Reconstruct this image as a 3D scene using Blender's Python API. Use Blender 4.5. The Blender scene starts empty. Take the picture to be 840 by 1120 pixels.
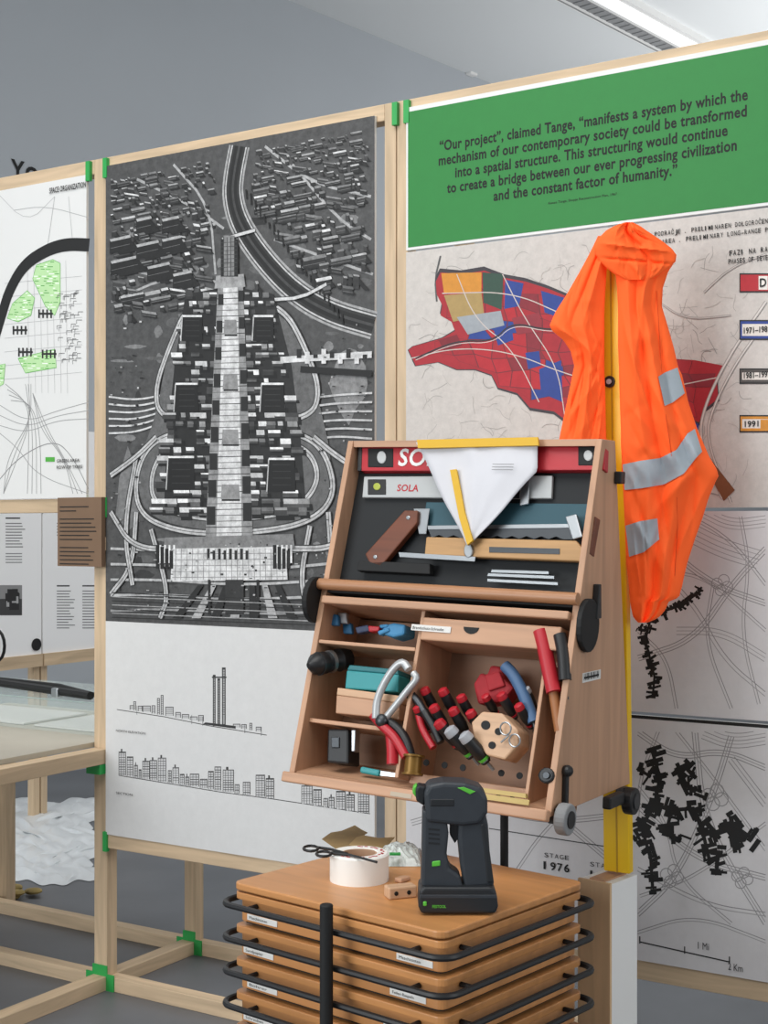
import bpy, bmesh, math, random
from mathutils import Matrix, Vector
random.seed(11)
SC=bpy.context.scene
COL=SC.collection
F=1500.0;CX=420.0;HY=580.0;EYE=1.4
def pt(px,py,Y): return Vector(((px-CX)/F*Y,Y,EYE-(py-HY)/F*Y))
def inframe(M,px,py,val,axis=1):
    Mi=M.inverted();o=Mi@Vector((0,0,EYE));d=Mi.to_3x3()@Vector(((px-CX)/F,1,-(py-HY)/F))
    return o+d*((val-o[axis])/d[axis])
def hx(h):
    h=h.lstrip('#');r=[]
    for i in (0,2,4):
        c=int(h[i:i+2],16)/255.0
        r.append(c/12.92 if c<=.04045 else ((c+.055)/1.055)**2.4)
    return (r[0],r[1],r[2],1.0)
# ---------------------------------------------------------------- materials
MATS={}
def mat(name,col,rough=.55,metal=0.0,kind=None,amt=.25,scale=8,axis='x',bump=0,alpha=1,emit=0):
    if name in MATS: return MATS[name]
    m=bpy.data.materials.new(name);m.use_nodes=True;nt=m.node_tree;N=nt.nodes;L=nt.links
    b=N['Principled BSDF'];c=hx(col)
    b.inputs['Base Color'].default_value=c;b.inputs['Roughness'].default_value=rough;b.inputs['Metallic'].default_value=metal
    b.inputs['Alpha'].default_value=alpha
    if emit: b.inputs['Emission Color'].default_value=c;b.inputs['Emission Strength'].default_value=emit
    if kind:
        tc=N.new('ShaderNodeTexCoord');mp=N.new('ShaderNodeMapping');no=N.new('ShaderNodeTexNoise')
        L.new(tc.outputs['Object'],mp.inputs['Vector']);L.new(mp.outputs['Vector'],no.inputs['Vector'])
        no.inputs['Scale'].default_value=scale;no.inputs['Detail'].default_value=6
        if kind=='wood':
            s={'x':(.08,1,1),'y':(1,.08,1),'z':(1,1,.08)}[axis]
            mp.inputs['Scale'].default_value=s;no.inputs['Distortion'].default_value=.6
        r=N.new('ShaderNodeValToRGB');r.color_ramp.elements[0].position=.3;r.color_ramp.elements[1].position=.72
        r.color_ramp.elements[0].color=tuple(x*(1-amt) for x in c[:3])+(1,)
        r.color_ramp.elements[1].color=tuple(min(1,x*(1+amt*.6)) for x in c[:3])+(1,)
        L.new(no.outputs['Fac'],r.inputs['Fac']);L.new(r.outputs['Color'],b.inputs['Base Color'])
        if bump:
            bp=N.new('ShaderNodeBump');bp.inputs['Strength'].default_value=bump;bp.inputs['Distance'].default_value=.01
            L.new(no.outputs['Fac'],bp.inputs['Height']);L.new(bp.outputs['Normal'],b.inputs['Normal'])
    MATS[name]=m;return m
def printmat(name,amt=.12,scale=30,rough=.6):
    if name in MATS: return MATS[name]
    m=bpy.data.materials.new(name);m.use_nodes=True;nt=m.node_tree;N=nt.nodes;L=nt.links;b=N['Principled BSDF']
    b.inputs['Roughness'].default_value=rough
    at=N.new('ShaderNodeAttribute');at.attribute_name='ink'
    tc=N.new('ShaderNodeTexCoord');no=N.new('ShaderNodeTexNoise');L.new(tc.outputs['Object'],no.inputs['Vector'])
    no.inputs['Scale'].default_value=scale;no.inputs['Detail'].default_value=8;no.inputs['Roughness'].default_value=.75
    mr=N.new('ShaderNodeMapRange');mr.inputs['From Min'].default_value=.35;mr.inputs['From Max'].default_value=.65
    mr.inputs['To Min'].default_value=1-amt;mr.inputs['To Max'].default_value=1+amt
    L.new(no.outputs['Fac'],mr.inputs['Value'])
    mx=N.new('ShaderNodeVectorMath');mx.operation='SCALE';L.new(at.outputs['Color'],mx.inputs[0]);L.new(mr.outputs['Result'],mx.inputs['Scale'])
    L.new(mx.outputs['Vector'],b.inputs['Base Color']);MATS[name]=m;return m
pine=lambda a='z':mat('pine_'+a,'#cdb494',.6,kind='wood',amt=.22,scale=38,axis=a)
ply=lambda a='x':mat('birch_ply_'+a,'#c09576',.5,kind='wood',amt=.18,scale=30,axis=a)
tray=lambda a='x':mat('varnished_ply_'+a,'#c58a54',.35,kind='wood',amt=.2,scale=26,axis=a)
black=mat('black_plastic','#17181a',.45);matte=mat('matte_black','#0f1011',.7)
steel=mat('brushed_steel','#a9adb0',.3,.9);darksteel=mat('dark_steel','#4a4d50',.4,.8)
red=mat('red_plastic','#b3202c',.4);blue=mat('blue_plastic','#2f6f9c',.45);teal=mat('teal_plastic','#2e8f93',.45)
green=mat('green_bracket','#2a9f4c',.45);lime=mat('lime_plastic','#57b53a',.45)
white=mat('white_laminate','#e0e0de',.45);yellow=mat('yellow_paint','#f0c113',.4);paper=mat('paper_white','#dcdbd7',.7)
rubber=mat('grey_rubber','#8a8b8c',.7);charcoal=mat('charcoal_plastic','#2d3238',.5,kind='n',amt=.12,scale=40)
brownwood=mat('dark_walnut','#6e3a22',.45,kind='wood',amt=.25,scale=40);kraft=mat('kraft_paper','#a58a5c',.8,kind='n',amt=.15,scale=25)
ink=mat('black_ink','#121212',.7);beech=mat('beech_block','#cfa886',.5,kind='wood',amt=.15,scale=60)
# ---------------------------------------------------------------- mesh builder
_tc={}
def text_geo(s,bold=0.0):
    k=(s,bold)
    if k in _tc: return _tc[k]
    cu=bpy.data.curves.new('t','FONT');cu.body=s;cu.size=1;cu.offset=bold;cu.resolution_u=3
    if bold: cu.space_character=1.06
    ob=bpy.data.objects.new('t',cu);COL.objects.link(ob);dg=bpy.context.evaluated_depsgraph_get()
    me=bpy.data.meshes.new_from_object(ob.evaluated_get(dg))
    v=[(a.co.x,a.co.y) for a in me.vertices];f=[list(p.vertices) for p in me.polygons]
    bpy.data.objects.remove(ob);bpy.data.meshes.remove(me);bpy.data.curves.remove(cu)
    if not v: v=[(0,0),(1,0),(1,.01)];f=[[0,1,2]]
    x0=min(a[0] for a in v);w=max(a[0] for a in v)-x0
    v=[(a[0]-x0,a[1]) for a in v];_tc[k]=(v,f,w);return _tc[k]
class MB:
    def __init__(s,M=None): s.v=[];s.f=[];s.M=M or Matrix();s.c=[]
    def add(s,vs,fs,T=None):
        b=len(s.v);T=s.M@T if T is not None else s.M
        s.v+=[T@Vector(v) for v in vs];s.f+=[[i+b for i in f] for f in fs];return s
    def box(s,c,sz,T=None):
        x,y,z=[a/2 for a in sz]
        vs=[(c[0]+i*x,c[1]+j*y,c[2]+k*z) for i in(-1,1) for j in(-1,1) for k in(-1,1)]
        return s.add(vs,[(0,1,3,2),(4,6,7,5),(0,4,5,1),(2,3,7,6),(0,2,6,4),(1,5,7,3)],T)
    def span(s,a,b,T=None): return s.box([(p+q)/2 for p,q in zip(a,b)],[abs(q-p) for p,q in zip(a,b)],T)
    def ring(s,p,d,r,n,up=None):
        d=Vector(d).normalized();u=Vector(up) if up is not None else (Vector((0,0,1)) if abs(d.z)<.9 else Vector((1,0,0)))
        a=d.cross(u).normalized();b=d.cross(a)
        return [Vector(p)+(a*math.cos(6.28318*i/n)+b*math.sin(6.28318*i/n))*r for i in range(n)]
    def cyl(s,p,q,r,r2=None,n=16):
        p=Vector(p);q=Vector(q);r2=r if r2 is None else r2;d=q-p
        vs=s.ring(p,d,r,n)+s.ring(q,d,r2,n)
        fs=[(i,(i+1)%n,n+(i+1)%n,n+i) for i in range(n)]+[list(range(n))[::-1],list(range(n,2*n))]
        return s.add(vs,fs)
    def lathe(s,p,d,prof,n=18):   # prof [(h,r)]
        p=Vector(p);d=Vector(d).normalized();vs=[];fs=[]
        for h,r in prof: vs+=s.ring(p+d*h,d,max(r,1e-4),n)
        for k in range(len(prof)-1):
            for i in range(n): fs.append((k*n+i,k*n+(i+1)%n,(k+1)*n+(i+1)%n,(k+1)*n+i))
        fs+= [list(range(n))[::-1],[(len(prof)-1)*n+i for i in range(n)]]
        return s.add(vs,fs)
    def tube(s,pts,r,n=8,closed=False):
        P=[Vector(p) for p in pts];m=len(P);vs=[];fs=[];up=None
        for i in range(m):
            if closed: d=(P[(i+1)%m]-P[i-1])
            else: d=P[min(i+1,m-1)]-P[max(i-1,0)]
            d.normalize()
            if up is None: up=Vector((0,0,1)) if abs(d.z)<.9 else Vector((1,0,0))
            a=d.cross(up).normalized();up=a.cross(d).normalized()
            vs+=[P[i]+(a*math.cos(6.28318*j/n)+up*math.sin(6.28318*j/n))*r for j in range(n)]
        for i in range(m if closed else m-1):
            k=(i+1)%m
            for j in range(n): fs.append((i*n+j,i*n+(j+1)%n,k*n+(j+1)%n,k*n+j))
        if not closed: fs+=[list(range(n))[::-1],[(m-1)*n+j for j in range(n)]]
        return s.add(vs,fs)
    def prism(s,A,off):   # polygon of 3D points extruded by vector off
        n=len(A);off=Vector(off);vs=[Vector(a) for a in A]+[Vector(a)+off for a in A]
        fs=[list(range(n)),list(range(n,2*n))[::-1]]+[(i,n+i,n+(i+1)%n,(i+1)%n) for i in range(n)]
        return s.add(vs,fs)
    def ball(s,c,r,n=12,m=8):
        r=(r,r,r) if not hasattr(r,'__len__') else r;vs=[];fs=[]
        for i in range(1,m):
            a=math.pi*i/m
            for j in range(n):
                b=6.28318*j/n;vs.append((c[0]+r[0]*math.sin(a)*math.cos(b),c[1]+r[1]*math.sin(a)*math.sin(b),c[2]+r[2]*math.cos(a)))
        t=len(vs);vs+=[(c[0],c[1],c[2]+r[2]),(c[0],c[1],c[2]-r[2])]
        for i in range(m-2):
            for j in range(n): fs.append((i*n+j,i*n+(j+1)%n,(i+1)*n+(j+1)%n,(i+1)*n+j))
        for j in range(n): fs.append((t,(j+1)%n,j));fs.append((t+1,(m-2)*n+j,(m-2)*n+(j+1)%n))
        return s.add(vs,fs)
    def text(s,st,o,ex,ey,w,h=None,bold=0.0):  # o origin, ex/ey unit dirs, w width, h = size
        v,f,tw=text_geo(st,bold);k=w/tw;h=k if h is None else h
        o=Vector(o);ex=Vector(ex);ey=Vector(ey)
        return s.add([o+ex*(a*k)+ey*(b*h) for a,b in v],f)
    def build(s,name,m,parent=None,bevel=0,smooth=False,flat=False,seg=2):
        me=bpy.data.meshes.new(name);me.from_pydata([tuple(v) for v in s.v],[],s.f)
        if not flat:
            bm=bmesh.new();bm.from_mesh(me);bmesh.ops.recalc_face_normals(bm,faces=bm.faces);bm.to_mesh(me);bm.free()
        me.materials.append(m)
        if smooth:
            me.polygons.foreach_set('use_smooth',[True]*len(me.polygons));me.set_sharp_from_angle(angle=.7)
        o=bpy.data.objects.new(name,me);COL.objects.link(o)
        if parent: o.parent=parent
        if bevel:
            b=o.modifiers.new('Bevel','BEVEL');b.width=bevel;b.segments=seg;b.limit_method='ANGLE';b.angle_limit=.6
        return o
def chaikin(pts,n):
    for _ in range(n):
        q=[pts[0]]
        for a,b in zip(pts[:-1],pts[1:]): q+=[(a[0]*.75+b[0]*.25,a[1]*.75+b[1]*.25),(a[0]*.25+b[0]*.75,a[1]*.25+b[1]*.75)]
        q.append(pts[-1]);pts=q
    return pts
LS=2.5e-6
class Art:
    def __init__(s,conv): s.v=[];s.f=[];s.c=[];s.k=0;s.conv=conv
    def raw(s,P,col):
        b=len(s.v);y=-.0006-s.k*LS;s.k+=1
        s.v+=[(p[0],y,p[1]) for p in P];s.f.append(list(range(b,b+len(P))));s.c.append(hx(col))
    def poly(s,pts,col): s.raw([s.conv(*p) for p in pts],col)
    def line(s,pts,w,col,closed=False,smooth=0):
        pts=chaikin(pts,smooth)
        P=[Vector(s.conv(*p)) for p in pts];m=len(P);w=w*.00125
        if closed: P.append(P[0]);m+=1
        L=[];R=[]
        for i in range(m):
            d=P[min(i+1,m-1)]-P[max(i-1,0)]
            if d.length<1e-7: d=Vector((1,0))
            d.normalize();n=Vector((-d.y,d.x))*w;L.append(P[i]+n);R.append(P[i]-n)
        y=-.0006-s.k*LS;s.k+=1;b=len(s.v)
        for a,c in zip(L,R): s.v+=[(a.x,y,a.y),(c.x,y,c.y)]
        for i in range(m-1): s.f.append([b+2*i,b+2*i+1,b+2*i+3,b+2*i+2]);s.c.append(hx(col))
    def rect(s,x0,y0,x1,y1,col): s.poly([(x0,y0),(x1,y0),(x1,y1),(x0,y1)],col)
    def build(s,name,m,parent,y0=0):
        me=bpy.data.meshes.new(name);me.from_pydata([(v[0],v[1]+y0,v[2]) for v in s.v],[],s.f)
        at=me.color_attributes.new('ink','FLOAT_COLOR','CORNER');cs=[]
        for f,c in zip(s.f,s.c): cs+=list(c)*len(f)
        at.data.foreach_set('color',cs);me.materials.append(m)
        o=bpy.data.objects.new(name,me);COL.objects.link(o);o.parent=parent;return o
def tag(o,label,cat,group=None):
    o['label']=label;o['category']=cat
    if group:o['group']=group
    return o
def struct(o): o['kind']='structure';return o
class Thing:
    def __init__(s,name,label,cat,M,base,group=None):
        s.o=bpy.data.objects.new(name,None);COL.objects.link(s.o);s.o.empty_display_size=.05
        base=Vector(base);s.o.matrix_world=M@Matrix.Translation(base);s.T=Matrix.Translation(-base)
        tag(s.o,label,cat,group)
    def mb(s): return MB(s.T.copy())
def pip(x,y,P):
    c=False;j=len(P)-1
    for i in range(len(P)):
        if (P[i][1]>y)!=(P[j][1]>y) and x<(P[j][0]-P[i][0])*(y-P[i][1])/(P[j][1]-P[i][1])+P[i][0]: c=not c
        j=i
    return c
# ---------------------------------------------------------------- frames
TH=math.atan2(-.526,.85)
MW=Matrix.Translation((-.855,4.18,0))@Matrix.Rotation(TH,4,'Z')        # timber wall frame
def wl(px,py,y=0.0): return inframe(MW,px,py,y)
MC=Matrix.Translation((-.2073,2.961,.866))@Matrix.Rotation(TH,4,'Z')@Matrix.Rotation(.028,4,'Y')
SA=math.atan2(.21,.738)
RS=Matrix.Rotation(-SA,4,'X');MS=MC@RS                                    # slanted front of the tool chest
def sl(px,py,y=0.0): return inframe(MS,px,py,y)
MT=Matrix.Translation((.0997,2.3,0))@Matrix.Rotation(math.radians(49.5),4,'Z')
I4=Matrix()
# ---------------------------------------------------------------- setting
wd=Vector((.658,.753,0)).normalized();WA=Vector((-.663,9.3,0));MWALL=Matrix.Translation(WA)@Matrix.Rotation(math.atan2(wd.y,wd.x),4,'Z')
m=MB();m.span((-12,-6,-.1),(16,24,0));struct(m.build('floor',mat('grey_concrete','#67696d',.45,kind='n',amt=.14,scale=3)))
m=MB();m.span((-12,-6,5.0),(16,24,5.1));struct(m.build('ceiling',mat('white_ceiling','#d6d9da',.8)))
m=MB();m.span((-7,0,0),(13,.12,5));o=m.build('wall_back',mat('grey_blue_wall','#adb2b7',.8,kind='n',amt=.03,scale=1));o.matrix_world=MWALL;struct(o)
def wallp(px,py): return inframe(MWALL,px,py,-.004)
m=MB()
for ch_,xa,xb in (('Y',12,27),('o',28,42)):
    a=wallp(xa,196);b=wallp(xb,196);m.text(ch_,(a.x,-.004,a.z),(1,0,0),(0,0,1),b.x-a.x,.165,.02)
o=m.build('wall_lettering',ink,flat=True);o.matrix_world=MWALL;tag(o,'large black letters on the grey back wall above the leftmost panel','lettering')
dirc=wd
def cl(px,py): return inframe(I4,px,py,5.0,2)
def ceil_strip(name,label,cat,p):
    R=Matrix.Translation(Vector((p.x,p.y,5.0)))@Matrix.Rotation(math.atan2(dirc.y,dirc.x),4,'Z')
    return Thing(name,label,cat,R,(0,0,0))
t=ceil_strip('ceiling_vent','long white slatted ceiling vent running away above the right panel','ceiling vent',cl(705,22))
m=t.mb();m.span((-3,-.16,-.05),(3,.16,0));m.build('housing',white,t.o)
m=t.mb();m.span((-2.95,-.12,-.056),(2.95,.0,-.05));m.build('glow_strip',mat('strip_glow','#ffffff',.5,emit=.28),t.o)  # faintly glowing strip added to the vent, which is no lamp
m=t.mb()
m.span((-2.9,.035,-.054),(2.9,.135,-.05))
for i in range(70): m.span((-2.9+i*.084,.04,-.060),(-2.86+i*.084,.13,-.05))
m.build('grille',rubber,t.o)
t=ceil_strip('ceiling_rail','thin white track rail on the ceiling left of the slatted vent','track rail',cl(655,18))
m=t.mb();m.span((-3,-.02,-.03),(3,.02,0));m.build('rail',white,t.o)
m=t.mb();m.span((-3,-.006,-.033),(3,.006,-.03));m.build('slot',rubber,t.o)
q=wallp(513,80);o=MB();o.box((q.x,-.03,q.z),(.09,.06,.05));o=o.build('wall_sensor',white,bevel=.01);o.matrix_world=MWALL;tag(o,'tiny white sensor high on the grey wall just under the ceiling','sensor')
# ---------------------------------------------------------------- timber frame
fr=Thing('exhibition_frame','pale pine timber frame of posts and rails with green brackets carrying the posters','frame',MW,(0,0,0))
def beam(name,a,b,axis,nm=None): m=fr.mb();m.span(a,b);return m.build(name,pine(axis),fr.o,bevel=.002)
def tx(px,py=700): return wl(px,py).x
tp0=tx(103),tx(117);tp1=tx(420.5),tx(433);tp2=tx(434),tx(446)
beam('post',(tp0[0],0,0),(tp0[1],.045,2.535),'z')
beam('post',(tp1[0],0,0),(tp1[1],.045,2.535),'z')
beam('post',(tp2[0],0,0),(tp2[1],.045,2.535),'z')
beam('post',(2.075,0,0),(2.12,.045,2.535),'z')
beam('post',(-1.08,0,0),(-1.035,.045,2.535),'z')
RY=.46
for x in (0.0,1.02,2.06,-1.06): beam('post',(x-.03,RY-.045,0),(x+.015,RY,1.0 if x<.5 else 2.3),'z')
for z0,z1 in ((2.49,2.535),(.0,.043)):
    beam('rail',(-1.035,0,z0),(tp0[0],.045,z1),'x');beam('rail',(tp0[1],0,z0),(tp1[0],.045,z1),'x');beam('rail',(tp2[1],0,z0),(2.075,.045,z1),'x')
beam('rail',(-1.035,0,1.455),(tp0[0],.045,1.498),'x')
beam('rail',(tp0[1],-.006,.435),(tp1[0],.045,.478),'x');beam('rail',(tp2[1],-.006,.33),(2.075,.045,.375),'x')
beam('rail',(-1.06,RY-.045,0),(-.03,RY,.043),'x');beam('rail',(.015,RY-.045,0),(2.06,RY,.043),'x')
beam('rail',(tp0[0],.045,0),(tp0[1],RY-.045,.043),'y');beam('rail',(tp1[0],.045,0),(tp1[1],RY-.045,.043),'y')
beam('rail',(tp0[0],-1.25,0),(tp0[1],0,.043),'y')
def bracket(x0,x1,y,z,s=.055):
    m=fr.mb();m.span((x0-s*.55,y-.004,z),(x1+s*.55,y,z+.05));m.span((x0-.003,y-.0045,z-s*.5),(x1+.003,y-.0005,z+s+.02));m.build('bracket',green,fr.o)
bracket(tp0[0],tp0[1],0,0.0);bracket(-.03,.015,RY-.045,0.0)
for (x,z) in ((tp0[1],2.47),(tp1[1]+.001,2.47),(tp0[1],.425),(tp0[1],1.44),(tp0[0]-.018,1.44),(tp0[0]-.018,2.47),(tp2[1],2.47)):
    m=fr.mb();m.span((x-.006,-.013,z),(x+.010,-.0005,z+.06));m.build('bracket',green,fr.o)
# display table left of the post
tb=Thing('display_table','pale board display table on a pine rail beside the left post','table',MW,(-.5,-.5,0))
m=tb.mb();m.span((-1.0,-1.25,.735),(tp0[0]-.005,.55,.75));m.build('tabletop',mat('grey_board','#b5ae9f',.5,kind='n',amt=.06,scale=6),tb.o)
m=tb.mb();m.span((tp0[0],-1.25,.69),(tp0[1],-.001,.735));m.build('rail',pine('y'),tb.o,bevel=.002)
m=tb.mb();m.span((-1.0,-1.25,.69),(tp0[0],-1.21,.735));m.build('rail',pine('x'),tb.o,bevel=.002)
for x,y in ((-1.0,-1.25),(-1.0,.5),(tp0[0],-1.25)):
    m=tb.mb();m.span((x,y,0.043 if y<0 and x>-.5 else 0),(x+.043,y+.043,.69));m.build('leg',pine('z'),tb.o)
m=tb.mb();m.span((tp0[0]-.004,-.03,.66),(tp0[1]-.002,-.001,.73));m.build('bracket',green,tb.o)
# acrylic case on table
vc=Thing('display_case','clear acrylic display case holding white papers on the table','display case',MW,(-.6,.3,.75))
glass=mat('clear_acrylic','#d0dedb',.08,alpha=.16)
m=vc.mb();m.span((-1.0,.1,.75),(-.1,.103,.85));m.build('front_pane',glass,vc.o)
m=vc.mb();m.span((-1.0,.5,.75),(-.1,.503,.85));m.build('back_pane',glass,vc.o)
m=vc.mb();m.span((-.103,.103,.75),(-.1,.5,.85));m.build('side_pane',glass,vc.o)
m=vc.mb();m.span((-1.0,.1,.85),(-.1,.503,.853));m.build('lid_pane',glass,vc.o)
m=vc.mb();m.tube([(-1,.1,.853),(-.1,.1,.853),(-.1,.503,.853)],.0018,6);m.build('edge',mat('pale_edge','#9fb0ad',.3),vc.o)
for k,(xa,xb) in enumerate(((-.95,-.5),(-.45,-.15))):
    m=vc.mb();m.span((xa,.15,.752),(xb,.45,.757));m.build('document',paper,vc.o)
br=Thing('black_rail','black metal bar with a small steel clamp lying on the acrylic case','rail',MW,(-.8,.2,.853))
a=inframe(MW,-30,744,.30);b=inframe(MW,99,766,.15);a.z=max(a.z,.868);b.z=max(b.z,.868)
m=br.mb();m.tube([a,b],.014);m.build('bar',matte,br.o,smooth=True)
m=br.mb();m.tube([a+Vector((0,.05,.0)),a*.4+b*.6+Vector((0,.09,.0)),b+Vector((0,.02,0))],.008);m.build('cable',matte,br.o,smooth=True)
c=a*.25+b*.75;m=br.mb();m.box(c+Vector((0,-.004,-.004)),(.03,.034,.03));m.build('clamp',steel,br.o,bevel=.004)
# info panels standing behind
def info(y0,y1,label,k):
    MI=MW@Matrix.Translation((-2,y0,0))@Matrix.Rotation(math.radians(90),4,'Z')
    t=Thing('information_panel',label,'information panel',MI,(0,0,0),'information panels behind the frame')
    w=y1-y0
    m=t.mb();m.span((0,0,.8),(w,.012,1.9));m.build('board',mat('bright_board','#f2f2f2',.5),t.o)
    def cv(px,py): q=inframe(MI,px,py,0);return (q.x,q.z)
    A=Art(cv)
    if k==0:
        A.rect(6,566,22,567.5,'#333333')
        for i in range(9): A.rect(6,572+i*3.2,6+random.uniform(14,22),573+i*3.2,'#777777')
        A.rect(-8,640,24,673,'#8c8c8c');A.rect(-8,655,24,673,'#3f3f3f')
        for i in range(14): A.rect(random.uniform(-5,18),random.uniform(643,655),random.uniform(18,23),random.uniform(655,668),random.choice(['#222222','#aaaaaa']))
        for i in range(4): A.rect(6,605+i*3.2,24,606+i*3.2,'#8a8a8a')
    else:
        for x0 in (62,90):
            A.rect(x0,640,x0+14,641.5,'#444444')
            for i in range(14): A.rect(x0,646+i*3.1,x0+random.uniform(12,20),647+i*3.1,'#808080')
        for i in range(5): A.rect(62,572+i*3.2,62+random.uniform(12,19),573+i*3.2,'#808080')
        A.rect(46,560,47,562,'#999999')
    A.build('print',printmat('print_plain',.03),t.o)
    m=t.mb();m.span((0,-.01,.74),(w,.03,.8));m.build('sill',pine('x'),t.o)
    for x in (0,w-.04):
        m=t.mb();m.span((x,.012,0),(x+.04,.05,1.9));m.build('leg',pine('z'),t.o)
    if k==0:
        m=t.mb();c=inframe(MI,40,705,-.004);m.prism([(min(c.x,w-.03)+.03*math.cos(q*.3927),-.006,c.z+.03*math.sin(q*.3927)) for q in range(16)],(0,.005,0));m.build('magnet',matte,t.o)
info(1.0,1.69,'white text panel with a small grey photo, left behind the frame',0)
info(1.70,2.4,'white text panel with columns of small type, right of the photo panel behind the frame',1)
rw=Thing('round_hoop','round black hoop on a thin rod at the left edge beside the text panels','hoop',MW,inframe(MW,-3,725,.6))
c=inframe(MW,-4,706,.6);m=rw.mb();m.tube([(c.x+.045*math.cos(i*.393),c.y,c.z+.06*math.sin(i*.393)) for i in range(16)],.006,closed=True);m.build('ring',matte,rw.o,smooth=True)
m=rw.mb();m.cyl((c.x,c.y,.0),(c.x,c.y,c.z-.06),.008);m.build('stem',matte,rw.o,smooth=True)
# plastic sheet
m=MB();nx,ny=90,60;vs=[];fs=[];rp=random.Random(5)
for j in range(ny+1):
    for i in range(nx+1):
        px=-120+(230+14*math.sin(j*.23)+6*math.sin(j*.7))*i/nx;py=876+90*j/ny+3*math.sin(i*.21)+1.5*math.sin(i*.63)
        q=inframe(I4,px,py,0,2);e=min(i,nx-i,j,ny-j,3)/3
        vs.append((q.x,q.y,.003+e*(.0022*rp.random()+.010*abs(math.sin(i*.31+j*.27))**.7+.009*abs(math.sin(i*.13-j*.41+1))**.8+.006*abs(math.sin(i*.52-j*.1)))))
for j in range(ny):
    for i in range(nx): fs.append((j*(nx+1)+i,j*(nx+1)+i+1,(j+1)*(nx+1)+i+1,(j+1)*(nx+1)+i))
m.add(vs,fs);tag(m.build('plastic_sheet',mat('milky_plastic','#e6eaec',.3,alpha=.85),flat=True,smooth=True),'wide crumpled milky plastic sheet lying on the floor behind the frame','plastic sheet')
q=inframe(I4,24,982,0,2);m=MB()
for i in range(7): m.ball((q.x+random.uniform(-.06,.06),q.y+random.uniform(-.04,.04),.012+.004*i),(.03,.025,.012))
tag(m.build('work_glove',mat('tan_leather','#9a8650',.8,kind='n',amt=.3,scale=20),smooth=True),'crumpled tan work glove on the floor in front of the plastic sheet','glove')
# ---------------------------------------------------------------- posters
BT=.010
def panel(name,label,x0,x1,z0,z1,cat='poster',bt=BT,bm=white):
    t=Thing(name,label,cat,MW,((x0+x1)/2,-bt,z0));m=t.mb();m.span((x0,-bt,z0),(x1,-.0005,z1));m.build('board',bm,t.o)
    A=Art(lambda px,py:(wl(px,py,-bt).x-(x0+x1)/2,wl(px,py,-bt).z-z0));A.x0=-(x1-x0)/2;A.x1=-A.x0;A.h=z1-z0;return t,A
def a_depth(a): return (MW@a).y
def ptext(m,s,x0,y0,x1,hpx=None,bold=0,bt=BT,lift=.0045):
    a=wl(x0,y0,-bt);b=wl(x1,y0,-bt);h=None if hpx is None else hpx*a_depth(a)/F
    m.text(s,(a.x,-bt-lift,a.z),(1,0,0),(0,0,1),b.x-a.x,h,bold)
# 1 space organization
t,A=panel('diagram_poster','white diagram poster of a district with thick black river line and green areas',-1.03,tx(97),1.5,2.49)
for k in range(4): A.line([(6+k*2,420+k*6),(30+k,440),(32+k*4,470),(30+k*5,540)],.8,'#8b8b8b',smooth=3)
for k in range(3): A.line([(-5,440+k*12),(30,462+k*6),(60,450+k*5),(97,440+k*9)],.8,'#9a9a9a',smooth=3)
A.line([(-5,530),(20,500),(60,480),(80,500),(97,535)],1.0,'#888888',smooth=3);A.line([(-5,470),(20,490),(40,520),(97,540)],.8,'#999999',smooth=3)
for k in range(3): A.line([(28+k*3,420),(34,460),(20-k*6,500),(4,540)],.8,'#8f8f8f',smooth=3);A.line([(36,430),(44+k*4,470),(70,500),(80+k*5,540)],.8,'#8f8f8f',smooth=3)
A.line([(15,230),(50,225),(97,238)],.8,'#aaaaaa',smooth=2);A.line([(60,215),(52,270)],.8,'#aaaaaa');A.line([(75,215),(80,270)],.8,'#bbbbbb')
A.line([(-4,210),(30,245),(60,215)],.7,'#b5b5b5',smooth=2)
for k in range(7): A.line([(30+k*7,285),(32+k*7,430)],.5,'#b2b2b2')
for k in range(8): A.line([(5,310+k*15),(90,302+k*15)],.5,'#b2b2b2')
GP=([(40,290),(58,284),(66,288),(66,330),(60,345),(50,335),(42,318),(36,305)],[(14,332),(30,318),(38,326),(34,345),(20,352),(8,348)],[(20,392),(60,382),(62,402),(28,408)],[(-4,400),(6,398),(4,420),(-4,425)])
for P in GP:
    A.poly(P,'#b9dea6')
    y=min(p[1] for p in P)
    while y<max(p[1] for p in P):
        xs=[x for x in range(-4,70) if pip(x,y,P)]
        if xs:
            x=xs[0]
            while x<xs[-1]-3:
                w=random.uniform(2,6)
                if random.random()<.6: A.line([(x,y),(min(x+w,xs[-1]),y)],.9,random.choice(['#3d9b35','#5db94a','#ffffff']))
                x+=w+1
        y+=2.6
    A.line(list(P)+[P[0]],.8,'#4fae3f')
for (x,y) in ((20,384),(42,342),(46,386),(14,360)):
    A.rect(x,y,x+16,y+2.2,'#222222')
    for q in range(4): A.rect(x+q*4.4,y-3.5,x+q*4.4+1.8,y+6,'#222222')
for i in range(60):
    x=random.uniform(62,86);y=random.uniform(315,395);A.line([(x,y),(x+random.uniform(3,7),y)],.6,'#555555');A.line([(x,y),(x,y+4)],.6,'#777777')
A.line([(-6,372),(2,345),(10,318),(26,290),(50,274),(72,267),(98,268)],16,'#111111',smooth=3)
A.rect(50,500,60,505,'#4faa3e')
A.build('print',printmat('print_plain',.03),t.o)
m=t.mb();ptext(m,'SPACE ORGANIZATION',55,212,95,8.5,.02);ptext(m,'GREEN AREA',63,506,88,5,.01);ptext(m,'ROW OF TREES',63,513,91,5,.01);m.build('lettering',ink,t.o,flat=True)
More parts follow.
